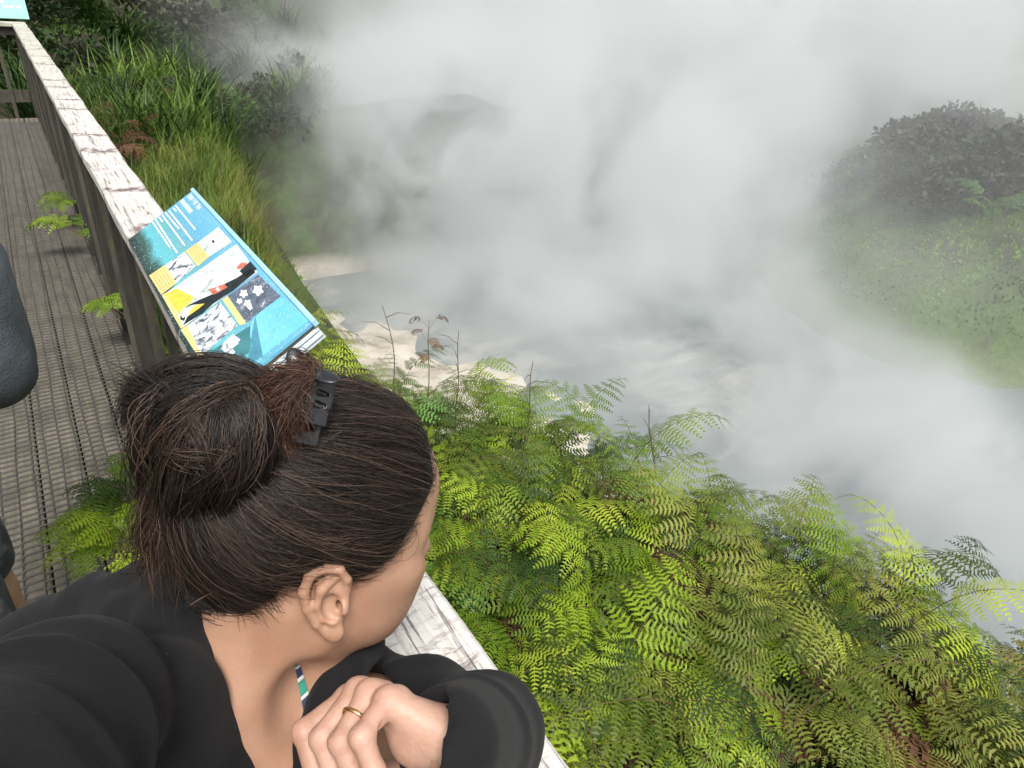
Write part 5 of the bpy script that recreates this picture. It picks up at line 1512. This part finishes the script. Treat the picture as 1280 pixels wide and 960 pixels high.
# raised pale rim along the outer edge
mb = MB(); mb.box((-0.004, HGT - 0.004, -0.008), (LEN + 0.004, HGT + 0.006, 0.005)); mb.build('rim', simple('rim blue', (0.33, 0.58, 0.74), 0.3, 0.1, 20), sign)
def sheet(name, polys, mat, z):
    if name == 'lettering':
        mb = MB()
        for P in polys: mb.add([(p[0], p[1], z) for p in P], [tuple(range(len(P)))])
        return mb.build(name, mat, sign)
    for P in polys:
        mb = MB(); mb.add([(p[0], p[1], z) for p in P], [tuple(range(len(P)))]); mb.build(name, mat, sign)
def c2(*pts): return [crop2(*p) for p in pts]
sheet('photo_print', [c2((245, 412), (335, 350), (388, 415), (298, 495)), c2((350, 690), (500, 585), (580, 690), (415, 830)), c2((495, 790), (520, 815), (600, 760), (560, 730))], M['print_photo'], 0.0006)
sheet('photo_print', [c2((395, 308), (492, 236), (555, 305), (450, 372)), c2((258, 535), (575, 315), (672, 445), (330, 700))], M['print_pale'], 0.0006)
sheet('photo_print', [c2((535, 555), (675, 455), (780, 555), (620, 680))], M['print_dark'], 0.0006)
sheet('text_box', [c2((340, 347), (395, 308), (450, 372), (397, 418)), c2((172, 460), (245, 412), (298, 495), (228, 548)), c2((230, 550), (258, 535), (330, 700), (318, 705)), c2((318, 710), (350, 690), (415, 830), (402, 840)), c2((510, 572), (535, 555), (620, 680), (592, 690))], M['print_yellow'], 0.0007)
# what the large picture shows: saffron patch at left, a dark limb across it, red brown pieces
sheet('picture_detail', [c2((250, 545), (300, 520), (380, 560), (360, 590), (330, 610), (310, 640), (285, 600)), c2((380, 600), (430, 585), (450, 590), (400, 640), (350, 660), (362, 625))], M['print_gold'], 0.0009)
sheet('picture_detail', [c2((340, 605), (400, 575), (470, 545), (520, 500), (580, 470), (640, 430), (665, 445), (560, 530), (470, 590), (420, 635), (330, 690), (350, 650), (400, 615), (430, 590), (380, 595)),
                         c2((590, 440), (640, 395), (670, 430), (620, 470)), c2((315, 640), (340, 655), (335, 670), (318, 665)), c2((462, 300), (470, 296), (476, 306), (466, 312))], M['print_black'], 0.0011)
sheet('picture_detail', [c2((445, 525), (480, 515), (520, 500), (535, 515), (500, 535), (470, 550)), c2((575, 425), (600, 400), (625, 405), (610, 425), (588, 432))], M['print_red'], 0.0013)
fl = []
for (x, y, r_) in ((610, 545, 17), (628, 590, 16), (590, 580, 12), (676, 530, 22), (640, 610, 10), (330, 640, 14), (490, 525, 8)):
    fl.append([crop2(x + r_ * math.cos(a) * (1 + .25 * math.sin(5 * a)), y + r_ * math.sin(a) * (1 + .25 * math.sin(5 * a))) for a in np.linspace(0, 6.28, 21)[:-1]])
sheet('picture_detail', fl, M['print_white'], 0.0015)
sheet('cyan_field', [c2((700, 850), (655, 800), (638, 740), (640, 690), (662, 640), (780, 560), (925, 660), (620, 890))], M['print_cyan'], 0.0006)
sheet('caption_field', [c2((420, 838), (500, 780), (640, 690), (640, 740), (655, 800), (500, 905), (455, 875))], M['print_deep'], 0.0005)
sheet('reef_field', [c2((500, 800), (560, 765), (590, 770), (535, 815)), c2((510, 835), (560, 800), (570, 815), (530, 850))], M['print_photo'], 0.0008)
def bar(a, b, hw, words=True):
    """a line of lettering too small to read: word-length strokes"""
    a = np.array(crop4(*a)); b = np.array(crop4(*b)); L = np.linalg.norm(b - a); d = (b - a) / L; s = np.array([-d[1], d[0]])
    out = []; x = 0
    while x < L - 0.004:
        l = min(random.uniform(0.014, 0.040), L - x)
        p, q = a + d * x, a + d * (x + l); out.append([p + s * hw, q + s * hw, q - s * hw, p - s * hw]); x += l + 0.004
    return out
txt = []
for a, b in (((395, 460), (600, 760)), ((430, 430), (690, 830)), ((470, 400), (515, 455)), ((510, 375), (780, 740)), ((545, 345), (710, 540)), ((590, 320), (870, 680)), ((640, 290), (680, 330)), ((670, 260), (915, 560))):
    txt += bar(a, b, 0.0022)
for (a, b) in (((0, 0), (0, 0)),):
    pass
def glyphs(a, b, hw):
    a = np.array(crop4(*a)); b = np.array(crop4(*b)); L = np.linalg.norm(b - a); d = (b - a) / L; s = np.array([-d[1], d[0]]); out = []
    x = 0
    while x < L - .01:
        l = random.uniform(.014, .024)
        for (x0, x1, y0, y1) in ((0, .25, -1, 1), (.75, 1, -1, .8), (0.25, .75, -.15, .25), (.25, .8, .7, 1)):
            if random.random() < .8: out.append([a + d * (x + l * x0) + s * hw * y0, a + d * (x + l * x1) + s * hw * y0, a + d * (x + l * x1) + s * hw * y1, a + d * (x + l * x0) + s * hw * y1])
        x += l + .005
    return out
txt += glyphs((740, 200), (850, 335), .007) + glyphs((830, 140), (970, 305), .0075)
sheet('lettering', txt, M['print_white'], 0.0008)
box_txt = []
M['print_ink'] = simple('printed grey ink', (0.45, 0.36, 0.18), 0.3, 0.1, 30)
for quad in (((340, 347), (395, 308), (450, 372), (397, 418)), ((172, 460), (245, 412), (298, 495), (228, 548))):
    q = [np.array(crop2(*p)) for p in quad]
    for f in (0.15, 0.32, 0.49, 0.66, 0.83):
        a = q[0] + (q[1] - q[0]) * f; b = q[3] + (q[2] - q[3]) * f; d = b - a; L = np.linalg.norm(d); d /= L; s = np.array([-d[1], d[0]])
        x = .006
        while x < L - .01:
            l = min(random.uniform(.01, .025), L - .006 - x); box_txt.append([a + d * x + s * .0012, a + d * (x + l) + s * .0012, a + d * (x + l) - s * .0012, a + d * x - s * .0012]); x += l + .004
sheet('lettering', box_txt, M['print_ink'], 0.0009)
# two brackets carrying it on the rail
for yy in (0.18, LEN - 0.2):
    mb = MB(); mb.box((yy, 0.03, -0.075), (yy + 0.04, HGT - 0.02, -0.042)); mb.build('bracket', M['panel_ply'], sign)

# green sign at the far end
gs = thing('information_sign', 'green information sign leaning behind the far end handrail', 'sign')
p1 = on_y(37, 24, 11.30); GM = np.eye(4); a_ = R(62)
GM[:3, 0] = (1, 0, 0); GM[:3, 1] = (0, math.cos(a_), math.sin(a_)); GM[:3, 2] = (0, -math.sin(a_), math.cos(a_)); GM[:3, 3] = p1 - np.array([0.9, 0, 0])
gs.matrix_world = Matrix(GM.tolist())
mb = MB(); mb.box((0, 0, -0.02), (0.9, 0.62, 0)); mb.build('panel', simple('sign green', (0.17, 0.40, 0.34), 0.35, 0.25, 4), gs)
mb = MB()
for r_ in range(8):
    x = 0.36
    while x < 0.80:
        l = random.uniform(.04, .13); l = min(l, .84 - x)
        if random.random() < .8: mb.add([(x, .13 + r_ * .055, .003), (x + l, .13 + r_ * .055, .003), (x + l, .152 + r_ * .055, .003), (x, .152 + r_ * .055, .003)], [(0, 1, 2, 3)])
        x += l + .03
mb.build('lettering', M['print_white'], gs)
for x in (.2, .7):
    mb = MB(); mb.box((x, 0.0, -0.09), (x + .06, .5, -.021)); mb.build('bracket', M['panel_ply'], gs)
# ------------------------------------------------------------------ another visitor on the boardwalk, mostly out of frame
PX, PY = -0.37, 1.36
vis = thing('person', 'visitor in dark grey shorts standing on the boardwalk at the left edge', 'person', (PX, PY, 0))
VINV = Matrix.Translation((-PX, -PY, 0))
def vpart(name, f, lo, hi, h, mat, root=vis, inv=VINV):
    V, Q = polygonise(f, lo, hi, h); V = relax(V, Q, 2, .5)
    o = link(name, mesh_from(name, V, Q, mat, True), root); o.matrix_parent_inverse = inv; return o
def vbody(P):
    d = None
    for yy in (-0.10, 0.10):
        e = s_chain(P, [np.array(q) for q in ((PX + .02, PY + yy, .88), (PX + .075, PY + yy - .02, .52), (PX + .085, PY + yy - .01, .33), (PX + .05, PY + yy, .08))], [.08, .062, .060, .038], .02)
        d = e if d is None else smin(d, e, .02)
        e = s_chain(P, [np.array(q) for q in ((PX - .02, PY + yy * 1.9, 1.36), (PX - .05, PY + yy * 2.4, 1.10), (PX - .22, PY + yy * 1.6, 1.02))], [.045, .038, .026], .01); d = smin(d, e, .02)
        # hands
        hb = np.array((PX - .22, PY + yy * 1.6, 1.02)); d = smin(d, s_ell(P, hb + np.array([-.04, 0, 0]), (.045, .035, .016)), .01)
        for k in range(4): d = smin(d, s_caps(P, hb + np.array([-.07, (k - 1.5) * .018, 0]), hb + np.array([-.12 - .01 * (k in (1, 2)), (k - 1.5) * .02, -.03]), .009, .007), .003)
        d = smin(d, s_caps(P, hb + np.array([-.03, .03 * np.sign(-yy), 0]), hb + np.array([-.08, .05 * np.sign(-yy), -.01]), .011, .008), .004)
    d = smin(d, s_caps(P, np.array((PX, PY, .95)), np.array((PX - .03, PY, 1.30)), .12, .115), .05)
    d = smin(d, s_caps(P, np.array((PX - .03, PY, 1.38)), np.array((PX - .05, PY, 1.50)), .055, .05), .03)
    h = np.array((PX - .07, PY, 1.60))
    d = smin(d, s_ell(P, h, (.095, .075, .105)), .02); d = smin(d, s_ell(P, h + np.array([-.03, 0, -.07]), (.06, .052, .05)), .03)
    d = smin(d, s_caps(P, h + np.array([-.09, 0, .0]), h + np.array([-.115, 0, -.035]), .008, .013), .012)
    for s in (-1, 1):
        d = smax(d, -s_ell(P, h + np.array([-.092, s * .032, -.002]), (.014, .016, .010)), .012); d = smin(d, s_ell(P, h + np.array([-.076, s * .031, -.002]), (.012,) * 3), .003)
        d = smin(d, s_ell(P, h + np.array([.01, s * .076, -.01]), (.02, .010, .03)), .006)
    d = smax(d, -s_caps(P, h + np.array([-.10, -.022, -.068]), h + np.array([-.10, .022, -.068]), .004, .004), .006)
    return d
vpart('body', vbody, (PX - .45, PY - .35, -.02), (PX + .25, PY + .35, 1.75), .0075, M['skin'])
def vshirt(P):
    d = s_caps(P, np.array((PX + .005, PY, .95)), np.array((PX - .02, PY, 1.32)), .145, .135)
    for yy in (-.10, .10): d = smin(d, s_caps(P, np.array((PX - .02, PY + yy * 1.6, 1.36)), np.array((PX - .04, PY + yy * 2.3, 1.18)), .066, .058), .03)
    return d + .003 * snoise(P, 20, 3)
vpart('shirt', vshirt, (PX - .25, PY - .4, .75), (PX + .25, PY + .4, 1.52), .008, simple('dark shirt', (.03, .035, .045), .9, .2, 20, .3, 300))
def vshorts(P):
    d = s_ell(P, np.array((PX + .01, PY, .88)), (.15, .19, .12))
    for yy in (-.10, .10): d = smin(d, s_caps(P, np.array((PX + .025, PY + yy, .86)), np.array((PX + .07, PY + yy - .015, .57)), .105, .088), .03)
    d = smax(d, .585 - P[:, 2], .006)
    for yy in (-.10, .10): d = smax(d, -s_caps(P, np.array((PX + .07, PY + yy - .015, .62)), np.array((PX + .075, PY + yy - .015, .5)), .070, .078), .004)
    return d + .004 * snoise(P, 26, 3)
t = newmat('grey patterned cloth'); v = t.coord()
n = t.noise(v, 26, 3, .5); c = t.ramp(n, [(.42, (.035, .038, .045)), (.56, (.055, .058, .066)), (.64, (.11, .115, .13))])
t.out(t.bsdf(Base__Color=c, Roughness=.85, Normal=t.bump(t.noise(v, 300, 3), .3, .002))); M['shorts'] = t.m
vpart('shorts', vshorts, (PX - .3, PY - .35, .5), (PX + .3, PY + .35, 1.05), .0065, M['shorts'])
vpart('hair', lambda P: smax(s_ell(P, np.array((PX - .06, PY, 1.62)), (.105, .085, .105)), -(P[:, 0] - (PX - .105) + (P[:, 2] - 1.62) * .4) , .01), (PX - .25, PY - .15, 1.45), (PX + .1, PY + .15, 1.78), .006, M['scalp'])
for yy in (-.10, .10):
    vpart('shoe', lambda P: smin(s_caps(P, np.array((PX + .06, PY + yy, .05)), np.array((PX - .12, PY + yy, .04)), .046, .036), s_caps(P, np.array((PX + .05, PY + yy, .05)), np.array((PX + .05, PY + yy, .11)), .046, .046), .02), (PX - .22, PY + yy - .09, -.01), (PX + .15, PY + yy + .09, .2), .006, M['shoe'])
# backpack: its rounded lower corner and front pocket come into the frame
bpk = thing('backpack', 'blue grey backpack with black piping at the left edge of the photo', 'backpack', tuple(at(-40, 410, 1.36)))
BINV = Matrix.Translation(-Vector(bpk.location))
t = newmat('blue grey pack cloth'); v = t.coord()
n = t.noise(v, 9, 5, .6); c = t.ramp(n, [(.3, (.030, .037, .044)), (.7, (.085, .10, .112))])
t.out(t.bsdf(Base__Color=c, Roughness=.7, Normal=t.bump(t.math('ADD', t.noise(v, 240, 3), t.math('MULTIPLY', t.noise(v, 18, 4), 1.5)), .6, .004))); M['pack'] = t.m
def rbox(P, c, hs, r, B_):
    q = np.abs((P - c) @ B_.T) - (np.array(hs) - r); return np.linalg.norm(np.maximum(q, 0), axis=1) + np.minimum(q.max(1), 0) - r
PB = np.eye(3)
def wP(f): return lambda P: f(P)
pc = at(-82, 408, 1.36)
def pack(P):
    d = rbox(P, pc + np.array([-.01, 0, 0.10]), (.135, .14, .27), .075, PB)
    return d + .002 * snoise(P, 30, 2)
vpart('pack_body', pack, pc - .36, pc + .42, .0065, M['pack'], bpk, BINV)
def pocket(P): return smin(rbox(P, pc + np.array([.055, -.03, .02]), (.095, .128, .155), .06, PB), rbox(P, pc + np.array([.05, -.03, -.05]), (.09, .12, .11), .07, PB), .02) + .0015 * snoise(P, 40, 2)
vpart('front_pocket', pocket, pc - .3, pc + .3, .005, M['pack'], bpk, BINV)
M['piping'] = simple('black piping', (.012, .012, .013), .5, .1, 20)
mb = MB()
kb = bpk.children[1].data
kbv = BVHTree.FromPolygons([v.co.copy() for v in kb.vertices], [list(p.vertices) for p in kb.polygons])
pp = []
for (u, w) in ((-30, 352), (-12, 338), (2, 328), (12, 322), (20, 330), (26, 345), (31, 365), (36, 390)):
    h = kbv.ray_cast(Vector(CAM), Vector(CM @ np.array([(u - 640) / FPX, (w - 480) / FPX, 1.0])).normalized())
    if h[0] is not None: pp.append(np.array(h[0]) + np.array(h[1]) * .001)
if len(pp) > 2: mb.tube(pp, .0045, 6)
o = mb.build('piping', M['piping'], bpk, True); o.matrix_parent_inverse = BINV
for yy in (-.07, .07):
    mb = MB(); mb.tube([pc + np.array([-.13, yy, .33]), pc + np.array([-.26, yy, .40]), pc + np.array([-.30, yy, .2]), pc + np.array([-.2, yy, -.05]), pc + np.array([-.10, yy, -.12])], .018, 6)
    o = mb.build('shoulder_strap', M['piping'], bpk, True); o.matrix_parent_inverse = BINV
bpy.context.view_layer.update()
